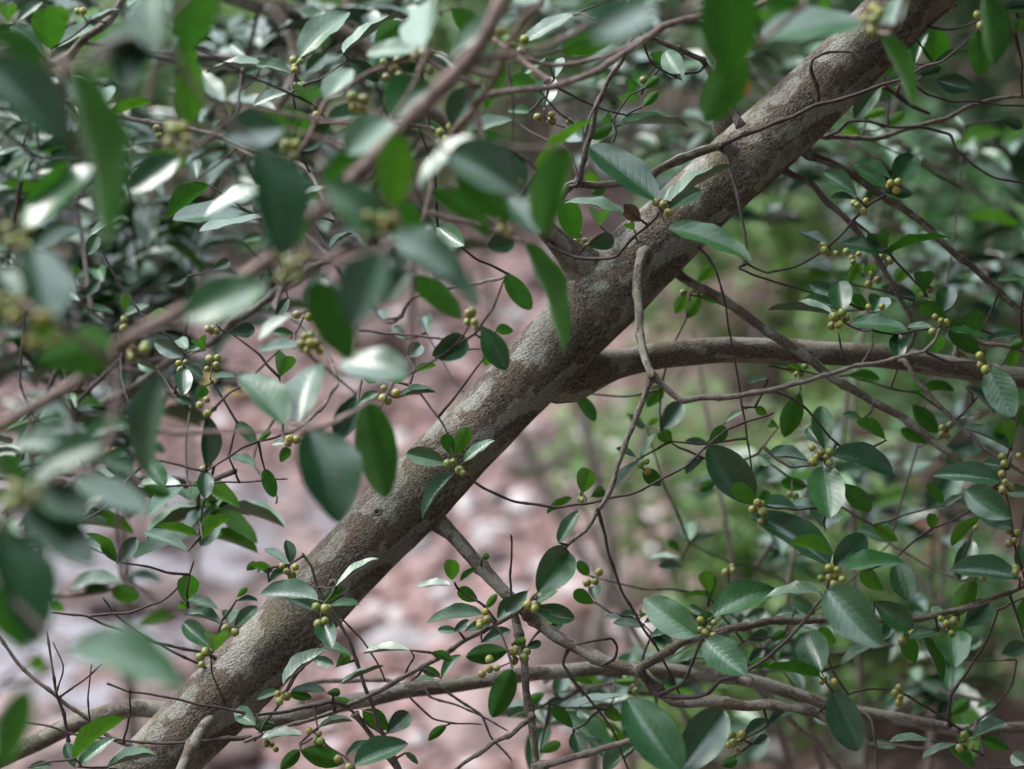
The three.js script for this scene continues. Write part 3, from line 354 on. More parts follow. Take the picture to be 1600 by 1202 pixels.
{
  const nx = 400, nz = 270, x0 = -6.2, x1 = 1.2, z0 = -8.2, z1 = -3.3, g = new THREE.PlaneGeometry(1, 1, nx, nz), p = g.attributes.position;
  for (let i = 0; i < p.count; i++) {
    const x = x0 + (p.getX(i) + 0.5) * (x1 - x0), z = z0 + (p.getY(i) + 0.5) * (z1 - z0);
    p.setXYZ(i, x, WATER + 0.034 * fbm(x * 4, z * 7, 2.2, 3) + 0.014 * perlin.noise(x * 12, z * 19, 1) + 0.006 * perlin.noise(x * 24, z * 30, 5), z);
  }
  g.index.array.reverse(); g.computeVertexNormals();
  const m = top('creek_water', g, new THREE.MeshPhysicalMaterial({ color: lin(0.13, 0.105, 0.11), roughness: 0.12, ior: 1.333, clearcoat: 1, clearcoatRoughness: 0.08 }), 'structure');
  tag(m, 'shallow rippled creek water reflecting pale sky');
}
function rockGeometry(k) {
  const g = new THREE.IcosahedronGeometry(1, 3), p = g.attributes.position, v = V();
  const cuts = Array.from({ length: 7 }, () => [V(rr(-1, 1), rr(-1, 1), rr(-1, 1)).normalize(), rr(0.55, 0.9)]);
  for (let i = 0; i < p.count; i++) {
    v.fromBufferAttribute(p, i);
    for (const [n, d] of cuts) { const t = v.dot(n); if (t > d) v.addScaledVector(n, -(t - d) * 0.85); }
    v.multiplyScalar(1 + 0.22 * fbm(v.x * 1.7 + k * 9, v.y * 1.7, v.z * 1.7, 4));
    p.setXYZ(i, v.x, v.y, v.z);
  }
  g.deleteAttribute('normal'); g.computeVertexNormals(); return g;
}
const ROCKS = Array.from({ length: 7 }, (_, k) => rockGeometry(k));
const stone = (c) => new THREE.MeshStandardMaterial({ color: lin(...c), map: GRAIN, bumpMap: GRAIN_BUMP, bumpScale: 0.01, roughness: 0.75 });
const STONES = [
  ['rounded pink rock', 'pink creek rocks', [stone([0.30, 0.190, 0.172]), stone([0.21, 0.130, 0.120]), stone([0.37, 0.26, 0.235])], 0.50],
  ['pale grey-white rock', 'pale creek rocks', [stone([0.52, 0.48, 0.47]), stone([0.42, 0.38, 0.375])], 0.16],
  ['dark wet brown rock', 'dark wet creek rocks', [stone([0.085, 0.055, 0.048]), stone([0.13, 0.08, 0.07])], 0.30],
];
{
  let made = 0;
  for (let tries = 0; tries < 4000 && made < 285; tries++) {
    const D = rr(4.6, 9.4), x = rr(-0.29, 0.12 + 0.04 * rnd()) * D, s = Math.pow(rnd(), 2.6) * 0.13 + 0.03;
    const out = smooth(-0.5, 0.1, x - shoreX(D)); if (rnd() > 0.22 + 0.78 * out) continue;
    const t = rnd(), kind = STONES[t < STONES[0][3] ? 0 : t < STONES[0][3] + STONES[1][3] ? 1 : 2];
    const m = top('creek_rock', pick(ROCKS), pick(kind[2])); const big = s > 0.075 ? 'large' : 'small', px = 800 + x / D / HALF_W * 800, where = out < 0.35 ? 'standing in the creek water' : D > 7.4 ? 'at the foot of the far bank' : px < 520 ? 'on the stony bar left of the leaning trunk' : px < 1000 ? 'on the stony bar under the leaning trunk' : 'on the creek bed right of the leaning trunk';
    tag(m, `${big} ${kind[0]} ${where}`, 'rock', `${big} ${kind[1]} ${where}`); const q = kind === STONES[1] ? 0.62 : 1;
    m.scale.set(s * q * rr(0.9, 1.5), s * q * rr(0.45, 0.8), s * q * rr(0.8, 1.2)); m.rotation.set(rr(-0.3, 0.3), rr(0, 6.28), rr(-0.3, 0.3));
    m.position.set(x, Math.max(ground(x, -D), WATER - s * 0.15) + s * 0.2, -D); made++;
  }
  const n = 11000, im = shade(new THREE.InstancedMesh(new THREE.IcosahedronGeometry(1, 1), new THREE.MeshStandardMaterial({ color: 0xffffff, roughness: 0.8 }), n)), o = new THREE.Object3D(), c = new THREE.Color();
  for (let i = 0; i < n; i++) {
    const D = rr(4.4, 9.8), x = (rnd() < 0.86 ? rr(-0.4, 0.08) : rr(0.05, 0.4)) * D, s = 0.010 + 0.034 * Math.pow(rnd(), 1.6); o.position.set(x, Math.max(ground(x, -D), x < shoreX(D) ? -0.8 : -9) + s * 0.2, -D); o.scale.set(s * rr(0.8, 1.5), s * rr(0.5, 0.9), s); o.rotation.set(rr(0, 6), rr(0, 6), 0); o.updateMatrix(); im.setMatrixAt(i, o.matrix);
    const k = rnd(); im.setColorAt(i, k < 0.55 ? c.setRGB(0.27, 0.172, 0.156) : k < 0.68 ? c.setRGB(0.46, 0.41, 0.40) : c.setRGB(0.16, 0.09, 0.075));
  }
  im.name = 'creek_gravel'; tag(im, 'loose pink and white gravel over the creek bed', 'gravel', null, 'stuff'); scene.add(im);
}

// ---------------------------------------------------------------- leaves
// x across (width 1), y along (length 1 from the base), z the upper side; a short stalk below the base
function leafGeometry(profile, fold, droop, twist, wave, cols = 3) {
  const ts = [-0.10, -0.05, 0.0, 0.04, 0.11, 0.21, 0.33, 0.46, 0.59, 0.71, 0.82, 0.905, 0.965, 1.0], n = cols * 2 + 1, pos = [], uv = [], idx = [];
  const width = (t) => t <= 0 ? 0.035 : Math.max(0.012, profile(t));
  let most = 0; for (let t = 0; t <= 1; t += 0.02) most = Math.max(most, profile(t));
  ts.forEach((t, j) => {
    const w = t <= 0 ? 0.035 : t >= 1 ? 0.02 : width(t) / most, z0 = -droop * t * Math.abs(t) + (t < 0 ? -0.25 * t * t : 0), tw = twist * t;
    for (let i = 0; i < n; i++) {
      const u = (i / (n - 1) - 0.5) * 2, x = u * w * 0.5, s = Math.abs(u);
      let z = z0 + fold * (Math.pow(s, 1.4)) * w * 0.5 - 0.012 * Math.exp(-s * s * 40) * w + wave * Math.sin(t * 15 + (u > 0 ? 1.4 : 0)) * s * s * 0.5 * w;
      pos.push(x * Math.cos(tw), t, z + x * Math.sin(tw)); uv.push(0.5 + u * 0.5, clamp(t));
    }
    if (j) for (let i = 0; i < n - 1; i++) { const a = (j - 1) * n + i; idx.push(a, a + 1, a + n, a + 1, a + n + 1, a + n); }
  });
  const g = new THREE.BufferGeometry(); g.setAttribute('position', new THREE.Float32BufferAttribute(pos, 3)); g.setAttribute('uv', new THREE.Float32BufferAttribute(uv, 2)); g.setIndex(idx); g.computeVertexNormals(); return g;
}
const elliptic = (t) => Math.pow(Math.sin(Math.PI * Math.pow(t, 0.98)), 0.52), obovate = (t) => Math.pow(Math.sin(Math.PI * Math.pow(t, 1.3)), 0.6), lance = (t) => Math.pow(Math.sin(Math.PI * Math.pow(t, 0.9)), 0.68), pointed = (t) => Math.pow(Math.sin(Math.PI * Math.pow(t, 0.94)), 0.58) * (t > 0.88 ? 1 - (t - 0.88) * 2 : 1);
const SHAPES = [[elliptic, 0.22, 0.10, 0.1, 0.04], [elliptic, 0.36, 0.22, -0.15, 0.03], [pointed, 0.28, 0.16, 0.2, 0.04], [pointed, 0.18, 0.28, -0.1, 0.05], [obovate, 0.24, 0.12, 0.0, 0.03], [obovate, 0.40, 0.20, 0.12, 0.04], [lance, 0.30, 0.18, -0.2, 0.04], [elliptic, 0.14, 0.06, 0.05, 0.03]].map((a) => leafGeometry(...a));
const SMALL_SHAPES = [[elliptic, 0.35, 0.15, 0.1, 0.02, 1], [pointed, 0.35, 0.25, -0.1, 0.03, 1], [obovate, 0.3, 0.12, 0.1, 0.02, 1]].map((a) => leafGeometry(...a));
const M4 = new THREE.Matrix4();
function leafMatrix(base, axis, normal, L, W) { const x = V().crossVectors(axis, normal).normalize(); return new THREE.Matrix4().makeBasis(x.multiplyScalar(W), axis.clone().multiplyScalar(L), normal.clone().multiplyScalar(L)).setPosition(base); }
function addLeaf(parent, origin, base, axis, normal, L, W, geo, mat) {
  const m = shade(new THREE.Mesh(geo, mat)); m.name = 'leaf'; M4.copy(leafMatrix(base.clone().sub(origin), axis, normal, L, W)); m.matrixAutoUpdate = true; M4.decompose(m.position, m.quaternion, m.scale); parent.add(m); return m;
}

// ---------------------------------------------------------------- stems: a tube along points with a radius of its own at every point
function tubeGeometry(pts, radii, { seg = 9, tile = 0.2, bump = 0.05, phase = 0, sides = null } = {}) {
  const n = pts.length, pos = [], uv = [], idx = []; let len = 0, nrm = null; const tan = V(), b = V();
  for (let i = 0; i < n; i++) {
    tan.subVectors(pts[Math.min(n - 1, i + 1)], pts[Math.max(0, i - 1)]).normalize();
    if (!nrm) nrm = V().crossVectors(tan, V(0, 0.3, 1)).normalize();
    nrm.addScaledVector(tan, -nrm.dot(tan)).normalize(); b.crossVectors(tan, nrm);
    if (i) len += pts[i].distanceTo(pts[i - 1]);
    for (let k = 0; k <= seg; k++) {
      const a = k / seg * Math.PI * 2, c = Math.cos(a), s = Math.sin(a);
      let r = radii[i] * (1 + bump * fbm(c * 1.3 + phase, s * 1.3, len * 22, 2)); if (sides) r *= sides(len, a, i);
      pos.push(pts[i].x + (nrm.x * c + b.x * s) * r, pts[i].y + (nrm.y * c + b.y * s) * r, pts[i].z + (nrm.z * c + b.z * s) * r);
      uv.push(k / seg * Math.max(0.15, Math.round(2 * Math.PI * radii[0] / tile * 8) / 8) + phase * 0.37, len / tile + phase * 0.61);
      if (i && k < seg) { const q = (i - 1) * (seg + 1) + k; idx.push(q, q + 1, q + seg + 1, q + 1, q + seg + 2, q + seg + 1); }
    }
  }
  for (const e of [0, n - 1]) { const q = pos.length / 3, f = e * (seg + 1); pos.push(pts[e].x, pts[e].y, pts[e].z); uv.push(0, 0); for (let k = 0; k < seg; k++) e ? idx.push(q, f + k, f + k + 1) : idx.push(q, f + k + 1, f + k); }
  const g = new THREE.BufferGeometry(); g.setAttribute('position', new THREE.Float32BufferAttribute(pos, 3)); g.setAttribute('uv', new THREE.Float32BufferAttribute(uv, 2)); g.setIndex(idx); g.computeVertexNormals(); return g;
}
function spline(points, step) { const c = new THREE.CatmullRomCurve3(points, false, 'catmullrom', 0.28); const n = Math.max(4, Math.ceil(c.getLength() / step)); return c.getSpacedPoints(n); }

// ---------------------------------------------------------------- the trees of the picture
const TREES = {};
function tree(key, name, base, label, group) { const o = thing(name, base, label, 'tree', group); TREES[key] = { o, base, nodes: [], leaves: [], count: 0 }; return TREES[key]; }
const local = (t, pts) => pts.map((p) => p.clone().sub(t.base));
const remember = (t, pts, radii) => { for (let i = 0; i < pts.length; i++) t.nodes.push([pts[i], radii[i]]); };

// the leaning trunk
const TRUNK = [[-180, 1610], [100, 1338], [272, 1166], [437, 997], [483, 946], [580, 843], [700, 718], [807, 607], [905, 505], [1000, 405], [1110, 298], [1237, 185], [1330, 94], [1420, 5], [1540, -110], [1680, -260], [1800, -420]];
const trunkWorld = TRUNK.map(([x, y], i) => at(x, y, 2.0 - 0.012 * Math.sin(i)));
const foot = trunkWorld[0].clone(); const rootPoint = V(foot.x - 0.16, ground(foot.x - 0.16, foot.z) - 0.08, foot.z); trunkWorld.unshift(rootPoint);
const L = tree('L', 'leaning_tree', V(rootPoint.x, rootPoint.y + 0.08, rootPoint.z), 'grey-barked tree whose thick trunk leans diagonally across the whole view');
{
  const pts = spline(trunkWorld, 0.004), PX2 = pxSize(2), collars = [[905, 590, 0.16], [940, 440, 0.20], [650, 795, 0.12], [1020, 385, 0.12], [1075, 440, 0.10], [1255, 230, 0.12], [1130, 222, 0.13], [360, 1090, 0.10]].map(([x, y, a]) => [at(x, y, 2), a]);
  const radii = pts.map((p, i) => { const t = i / pts.length; let r = 54 * PX2 * (1.06 - 0.10 * t) * (1 + 0.5 * Math.exp(-i * 0.004 / 0.10)); for (const [c, a] of collars) { const d = p.distanceTo(c); r *= 1 + 0.55 * a * Math.exp(-d * d / 0.0022); } return r * (1 + 0.05 * perlin.noise(i * 0.014, 3.3, 0) + 0.02 * perlin.noise(i * 0.05, 8.3, 0)); });
  const g = tubeGeometry(local(L, pts), radii, { seg: 72, tile: 0.2, bump: 0.07, phase: 0.4, sides: (len, a) => 1 + 0.016 * fbm(Math.cos(a) * 4, Math.sin(a) * 4, len * 34, 3) + 0.006 * fbm(Math.cos(a) * 13, Math.sin(a) * 13, len * 120, 2) });
  const p = g.attributes.position, col = new Float32Array(p.count * 3);
  for (let i = 0; i < p.count; i++) {
    const x = p.getX(i), y = p.getY(i), z = p.getZ(i), a = fbm(x * 9, y * 9, z * 9, 5), b = fbm(x * 14 + 5, y * 14, z * 14, 5), c = fbm(x * 24 + 9, y * 24, z * 24, 4);
    let k = mix3([0.78, 0.74, 0.69], [1.16, 1.13, 1.08], clamp(0.5 + a * 1.6));
    k = mix3(k, [1.6, 1.68, 1.62], smooth(0.11, 0.22, b) * 0.5);                             // lichen blotches
    k = mix3(k, [0.80, 0.64, 0.54], smooth(0.16, 0.3, c) * 0.5);                              // rusty bark
    col.set(k, i * 3);
  }
  g.setAttribute('color', new THREE.BufferAttribute(col, 3));
  part('trunk', g, barkMat, L.o); remember(L, pts.filter((_, i) => i % 4 === 0), radii.filter((_, i) => i % 4 === 0));
}
for (const [x, y, k, turn] of [[737, 667, 1, 0.3], [884, 521, 1.5, -0.7], [520, 915, 0.8, 1.1], [590, 800, 0.7, 0.4]]) { // healed scars of lost twigs
  const ring = new THREE.TorusGeometry(0.0052 * k, 0.0026 * k, 8, 18), q = ring.attributes.position; for (let i = 0; i < q.count; i++) { const w = 1 + 0.35 * perlin.noise(q.getX(i) * 300, q.getY(i) * 300, k * 9); q.setXYZ(i, q.getX(i) * w, q.getY(i) * w * 0.75, q.getZ(i) * 0.8); } ring.computeVertexNormals();
  const c = at(x, y, 1.9705), o = part('bark_knot', ring, limbMat, L.o); o.position.copy(c).sub(L.base); o.rotation.set(-0.35, -0.25, turn);
  const hole = part('knot_hole', new THREE.SphereGeometry(0.0042 * k, 10, 8), std([0.02, 0.015, 0.012], 0.9), o); hole.scale.set(1, 0.75, 0.45); hole.position.z = -0.0002;
}
const nearBase = (() => { const p = at(-420, 900, 1.34); return V(p.x - 0.02, ground(p.x, p.z), p.z); })();
tree('N', 'overhanging_tree', nearBase, 'nearer tree whose blurred leafy branch hangs close before the leaning trunk');
const companionBase = (() => { const p = at(-420, 600, 2.7); return V(p.x, ground(p.x, p.z), p.z); })();
tree('C', 'companion_tree', companionBase, 'small-leaved tree filling the upper left behind the blurred branch');
const thicketBase = (() => { const p = at(1400, 1000, 2.9); return V(p.x, ground(p.x, p.z) - 0.02, p.z); })();
tree('R', 'thicket_shrub', thicketBase, 'slender many-stemmed shrub standing behind the right end of the leaning trunk');
for (const [k, r, h] of [['N', 0.035, 2.6], ['C', 0.05, 3.4]]) {
  const t = TREES[k], b = t.base, pts = spline([V(b.x, b.y - 0.06, b.z), V(b.x + 0.02, b.y + h * 0.3, b.z), V(b.x - 0.04, b.y + h * 0.6, b.z - 0.03), V(b.x + 0.05, b.y + h, b.z)], 0.03), radii = pts.map((_, i) => r * (1.1 - 0.6 * i / pts.length));
  part('trunk', tubeGeometry(local(t, pts), radii, { seg: 18 }), limbMat, t.o); remember(t, pts, radii);
}
{
  const t = TREES.R;
  for (const [x1, y1, d1, x2, y2] of [[1330, 700, 2.7, 1400, 150], [1150, 900, 2.6, 1080, 500], [1480, 820, 2.9, 1560, 300], [1000, 1000, 2.7, 900, 760], [1230, 960, 2.5, 1290, 640]]) {
    const b = V(t.base.x + rr(-0.05, 0.05), t.base.y - 0.04, t.base.z + rr(-0.05, 0.05)), pts = spline([b, at((1400 + x1) / 2, 1330, 2.8), at(x1, y1, d1), at(x2, y2, d1 + 0.1)], 0.02), radii = pts.map((_, i) => 0.0065 * (1 - 0.72 * i / pts.length));
    part('stem', tubeGeometry(local(t, pts), radii, { seg: 8 }), branchMat, t.o); remember(t, pts, radii);
  }
}
// branches as read off the photograph; each starts in the wood that carries it
for (const [k, name, r0, r1, d0, d1, xy] of BRANCHES) {
  const t = TREES[k], n = xy.length, ends = xy.map(([x, y], i) => at(x, y, d0 + (d1 - d0) * i / (n - 1)));
  let near = null, dist = 1e9, deep = 0; for (const [p, r] of t.nodes) { const d = p.distanceTo(ends[0]) - r; if (d < dist) { dist = d; near = p; deep = r; } }
  if (near && dist > -0.7 * deep && dist < (name === 'twig_stem' ? 0.02 : 0.09)) ends.unshift(near.clone().lerp(ends[0], 0.1));
  const thin = name === 'twig_stem' || name === 'hanging_vine' ? 0.8 : 0.95, rad0 = r0 * thin * pxSize(d0), rad1 = r1 * thin * pxSize(d1), pts = spline(ends, clamp(rad1 * 1.6, 0.003, 0.012)), m = pts.length, amp = name === 'limb' ? 0.0012 : 0.0007, ph = rnd() * 50;
  pts.forEach((p, i) => { const e = Math.min(1, i / 8); p.x += amp * e * perlin.noise(i * 0.13 + ph, 1, 0) * 2; p.y += amp * e * perlin.noise(i * 0.13 + ph, 9, 0) * 2; });
  const nodeAt = rr(9, 14);
  const radii = pts.map((_, i) => { const s = i / (m - 1); let r = rad0 + (rad1 - rad0) * s; if (name !== 'limb') r *= 1 + 0.34 * Math.pow(Math.max(0, Math.cos((i + ph) / nodeAt * Math.PI * 2)), 12) + 0.16 * perlin.noise(i * 0.45, ph, 0); const out = Math.max(0, i * pts[0].distanceTo(pts[1]) - (dist < 0.09 ? deep : 0)) / (rad0 * (name === 'limb' ? 2.6 : 1.6)); r *= 1 + (k === 'L' ? (name === 'limb' ? 1.0 : 0.4) : 0.2) * Math.exp(-out * out); return i === m - 1 ? r * 0.55 : r; });
  const big = r0 > 14 && k !== 'N';
  part(name, tubeGeometry(local(t, pts), radii, { seg: big ? 28 : name === 'branch' ? 12 : 7, tile: big ? 0.2 : r0 > 6.5 ? 0.12 : 0.04, bump: big ? 0.08 : 0.2, phase: ph }), big || (r0 > 6.5 && k !== 'N') ? limbMat : k === 'N' ? nearBranchMat : name === 'twig_stem' || name === 'hanging_vine' ? twigMat : branchMat, t.o);
  remember(t, pts, radii);
}
// leaves as read off the photograph
const owner = (x, y, d) => d < 1.645 ? 'N' : d > 2.045 && x > 760 ? 'R' : (x < 560 && y < 862 && !(x > 430 && y > 760)) || (x < 760 && y < 560 && y < 560 - (x - 560) * 0.8) ? 'C' : 'L';
for (const [ox, oy, list] of LEAVES) for (const [a, b, c, e, w, s, d, kind] of list) {
  const x0 = ox + a / 3, y0 = oy + b / 3, x1 = ox + c / 3, y1 = oy + e / 3, px = pxSize(d), flat = Math.hypot(x1 - x0, y1 - y0) * px, wide = w / 3 * px;
  let len = Math.max(flat, wide / rr(0.46, 0.54)), dz = Math.sqrt(len * len - flat * flat); if (dz < 0.12 * len) { dz = rr(0.0, 0.30) * flat; }
  const up = Math.sign(y0 - y1 + 1e-3) * s, P0 = at(x0, y0, d), P1 = at(x1, y1, d + dz * up); len = P0.distanceTo(P1);
  const axis = P1.clone().sub(P0).normalize(), real = Math.max(wide * (d < 1.645 && s > 0 ? 1.18 : 1), len * (d < 1.645 && s > 0 ? rr(0.50, 0.58) : s > 0 ? rr(0.40, 0.48) : rr(0.38, 0.44))), cos = clamp(wide / real, 0.06, 1), view = EYE.clone().sub(P0.clone().add(P1).multiplyScalar(0.5)).normalize();
  const vp = view.clone().addScaledVector(axis, -view.dot(axis)).normalize(), side = V().crossVectors(axis, vp).normalize(); if (side.y < 0) side.negate();
  const normal = vp.multiplyScalar(s * cos).addScaledVector(side, Math.sqrt(1 - cos * cos)).normalize();
  TREES[owner(x0, y0, d)].leaves.push({ base: P0, axis, normal, L: len, W: real * 1.05, young: kind === 'y', brown: kind === 'b', orange: kind === 'o', s, px: x0, py: y0, shape: len < 0.045 ? pick([4, 5, 0]) : pick([0, 1, 2, 3, 6, 7]) });
}
// leaves that spring from one spot share a twig; each twig runs to the nearest wood
for (const k of ['L', 'N', 'C', 'R']) {
  const t = TREES[k], spots = [];
  for (const l of t.leaves) { const s = spots.find((q) => q.p.distanceTo(l.base) < 0.019); if (s) { s.list.push(l); s.p.lerp(l.base, 1 / s.list.length); } else spots.push({ p: l.base.clone(), list: [l] }); }
  const gap = (s) => { let d = 1e9; s.near = null; for (const [p, r] of t.nodes) { const e = p.distanceTo(s.p) - r; if (e < d) { d = e; s.near = p; } } return d; };
  spots.forEach((s) => { s.d = gap(s); });
  spots.sort((a, b) => a.d - b.d);
  for (const s of spots) {
    const d = gap(s), a = s.near.clone(), b = s.p.clone(), mid = a.clone().lerp(b, 0.5).add(V(rr(-0.06, 0.06), rr(-0.08, 0.04), rr(-0.05, 0.05)).multiplyScalar(a.distanceTo(b)));
    const pts = spline(d > 0.02 ? [a, a.clone().lerp(mid, 0.55).add(V(0, rr(-0.03, 0.03) * d, 0)), mid, b] : [a, a.clone().lerp(b, 0.5), b], 0.004), r = k === 'N' ? 0.0013 : 0.00085, radii = pts.map((_, i) => r * (1.6 - 0.8 * i / pts.length) * (1 + 0.2 * perlin.noise(i * 0.6, b.x * 99, 0)));
    const twig = part('twig', tubeGeometry(local(t, pts), radii, { seg: 6, tile: 0.05, phase: rnd() * 9 }), k === 'N' ? nearBranchMat : twigMat, t.o);
    remember(t, pts, radii);
    for (const l of s.list) { const mat = l.orange ? LEAF_ORANGE : l.brown ? LEAF_BROWN : l.young ? pick(LEAF_YOUNG) : l.s < 0 ? pick(LEAF_UNDER) : pick(LEAF); addLeaf(twig, t.base, l.base, l.axis, l.normal, l.L, l.W, SHAPES[l.shape], mat); t.count++; }
  }
}
// the leaning tree's own crown, above and to the right of the view
{
  const t = L, heads = [];
  for (const [x, y, d, x0, y0] of [[1420, -760, 2.2, 1600, -170], [1750, -560, 1.8, 1600, -170], [2000, -520, 1.9, 1600, -170], [1900, -800, 2.3, 1700, -290], [1500, -950, 1.9, 1640, -220], [2250, -700, 1.9, 1780, -400], [1750, -1100, 1.8, 1800, -420], [2150, -420, 1.7, 1600, -170], [1620, -640, 2.1, 1560, -130]]) {
    const a = at(x0, y0, 2), e = at(x, y, d), pts = spline([a, a.clone().lerp(e, 0.5).add(V(rr(-0.05, 0.05), 0.05, 0)), e], 0.03); part('branch', tubeGeometry(local(t, pts), pts.map((_, i) => 0.011 * (1.1 - 0.8 * i / pts.length)), { seg: 8 }), branchMat, t.o); heads.push(e);
  }
  const n = 3800, im = shade(new THREE.InstancedMesh(SMALL_SHAPES[0], LEAF_UNDER[1], n)), c = new THREE.Color();
  for (let i = 0; i < n; i++) {
    const e = heads[i % heads.length], dir = V(rr(-1, 1), rr(-0.7, 0.8), rr(-1, 1)).normalize(), p = e.clone().addScaledVector(dir, 0.24 * Math.cbrt(rnd())), az = rr(0, 6.28), el = rr(-0.4, 0.4), axis = V(Math.cos(az) * Math.cos(el), Math.sin(el), Math.sin(az) * Math.cos(el)), nm = V(rr(-0.5, 0.5), 1, rr(-0.5, 0.5)); nm.addScaledVector(axis, -nm.dot(axis)).normalize();
    const s = rr(0.05, 0.085); im.setMatrixAt(i, leafMatrix(p.sub(t.base), axis, nm, s, s * 0.45)); const g = rr(0.8, 1.2); im.setColorAt(i, c.setRGB(g, g, g));
  }
  im.name = 'crown'; im.userData.kind = 'stuff'; t.o.add(im);
}
// berries
const BERRY = (() => { const pts = []; for (let i = 0; i <= 9; i++) { const a = i / 9 * Math.PI; pts.push(new THREE.Vector2(Math.max(1e-4, Math.sin(a) * (1 + 0.02 * Math.sin(a * 3))), -Math.cos(a) * 1.04 + (i === 9 ? -0.10 : 0))); } return new THREE.LatheGeometry(pts, 12); })();
const TIP = new THREE.CylinderGeometry(0.16, 0.2, 0.16, 6);
const berryTipMat = std([0.05, 0.035, 0.02], 0.8);
for (const [ox, oy, list] of BERRIES) for (const [x, y, n, d] of list) {
  const px = ox + x / 3, py = oy + y / 3, c = at(px, py, d), t = TREES[owner(px, py, d)], g = new THREE.Group(); g.name = 'berry_cluster'; g.position.copy(c).sub(t.base); t.o.add(g);
  const placed = [];
  for (let i = 0; i < n; i++) {
    let q, tries = 0; do { q = V(rr(-1, 1), rr(-1, 1), rr(-1, 1)).multiplyScalar(0.0034 + 0.0024 * Math.cbrt(n)); tries++; } while (tries < 60 && placed.some((o) => o.distanceTo(q) < 0.0070));
    placed.push(q);
    const r = 0.0038 * rr(0.74, 1.16), m = part('berry', BERRY, pick(berryMats), g); m.position.copy(q); m.scale.setScalar(r); m.quaternion.setFromUnitVectors(V(0, 1, 0), q.clone().add(V(0, 0, 0.001)).normalize());
    const tip = part('berry_tip', TIP, berryTipMat, m); tip.position.set(0, 0.98, 0);
  }
  let near = null, dist = 1e9; for (const [p] of t.nodes) { const e = p.distanceTo(c); if (e < dist) { dist = e; near = p; } }
  const pts = spline([near.clone(), near.clone().lerp(c, 0.5).add(V(0, -0.05 * dist, 0)), c], 0.004); part('twig', tubeGeometry(local(t, pts), pts.map(() => 0.0008), { seg: 5, tile: 0.05 }), twigMat, t.o); remember(t, pts, pts.map(() => 0.0011));
}
// leafy sprays behind, grown along side branches; only the largest leaves are pieces of their own, the rest one mass
const FILL = { C: [[-100, 700, -40, 470, 2.4, 3.6, 32], [-80, 380, 420, 640, 2.4, 3.2, 13], [-60, 420, 650, 900, 2.15, 2.5, 6]], R: [[1150, 1640, 40, 520, 2.7, 3.6, 7], [1080, 1640, 600, 1150, 2.5, 3.4, 9], [780, 1150, -20, 330, 2.6, 3.6, 7], [640, 1250, 960, 1200, 2.25, 2.7, 5]] };
for (const k of ['C', 'R']) {
  const t = TREES[k], own = t.nodes.slice(), made = [];
  for (const [xa, xb, ya, yb, da, db, n] of FILL[k]) for (let i = 0; i < n; i++) {
    const end = at(rr(xa, xb), rr(ya, yb), rr(da, db)); let best = null, bd = 1e9;
    for (let q = 0; q < 40; q++) { const [p] = pick(own), d = p.distanceTo(end) + 0.25 * rnd(); if (d < bd && d > 0.12) { bd = d; best = p; } }
    const mid = best.clone().lerp(end, 0.5).add(V(rr(-0.1, 0.1), rr(-0.08, 0.16), rr(-0.1, 0.1)).multiplyScalar(bd * 0.8)), pts = spline([best.clone(), mid, end], 0.012), radii = pts.map((_, j) => 0.0028 * (1 - 0.6 * j / pts.length));
    part('branch', tubeGeometry(local(t, pts), radii, { seg: 6, tile: 0.06 }), twigMat, t.o);
    for (let j = Math.floor(pts.length * 0.45); j < pts.length; j += 3) {
      const last = j >= pts.length - 3, nl = last ? 6 : Math.floor(rr(2, 5)), az0 = rr(0, 6.28), tipAt = last ? pts[pts.length - 1] : pts[j].clone().add(V(rr(-1, 1), rr(-0.3, 0.9), rr(-1, 1)).multiplyScalar(0.035));
      for (let q = 0; q < nl; q++) {
        const az = az0 + q * 2.4 + rr(-0.4, 0.4), el = rr(-0.35, 0.55), axis = V(Math.cos(az) * Math.cos(el), Math.sin(el), Math.sin(az) * Math.cos(el)), nm = V(rr(-0.35, 0.35), 1, rr(-0.35, 0.35)); nm.addScaledVector(axis, -nm.dot(axis)).normalize();
        made.push([tipAt.clone().addScaledVector(axis, 0.004), axis, nm, rr(0.045, 0.075), rnd() < 0.16]);
      }
    }
  }
  const shown = (p) => { const v = p.clone().sub(EYE), d = -(v.z * CP - v.y * SP * 1) ; const depth = v.y * SP - v.z * CP, y = v.y * CP + v.z * SP; return Math.abs(v.x) < depth * HALF_W * 1.04 && Math.abs(y) < depth * HALF_H * 1.04 ? depth : 99 + d * 0; };
  made.forEach((m) => { m.size = m[3] / shown(m[0]); }); made.sort((a, b) => b.size - a.size);
  const single = made.slice(0, Math.max(0, 290 - t.count)), rest = made.slice(single.length);
  for (const [p, axis, nm, len, young] of single) addLeaf(t.o, t.base, p, axis, nm, len, len * rr(0.36, 0.46), pick(SHAPES), young ? pick(LEAF_YOUNG) : pick(LEAF));
  if (rest.length) {
    const im = shade(new THREE.InstancedMesh(SMALL_SHAPES[0], LEAF[0], rest.length)), c = new THREE.Color();
    rest.forEach(([p, axis, nm, len, young], i) => { im.setMatrixAt(i, leafMatrix(p.clone().sub(t.base), axis, nm, len, len * rr(0.36, 0.46))); const g = rr(0.8, 1.25); im.setColorAt(i, young ? c.setRGB(2.0 * g, 1.7 * g, 0.6 * g) : c.setRGB(g, g, g)); });
    im.name = 'leaves'; im.userData.kind = 'stuff'; t.o.add(im);
  }
}

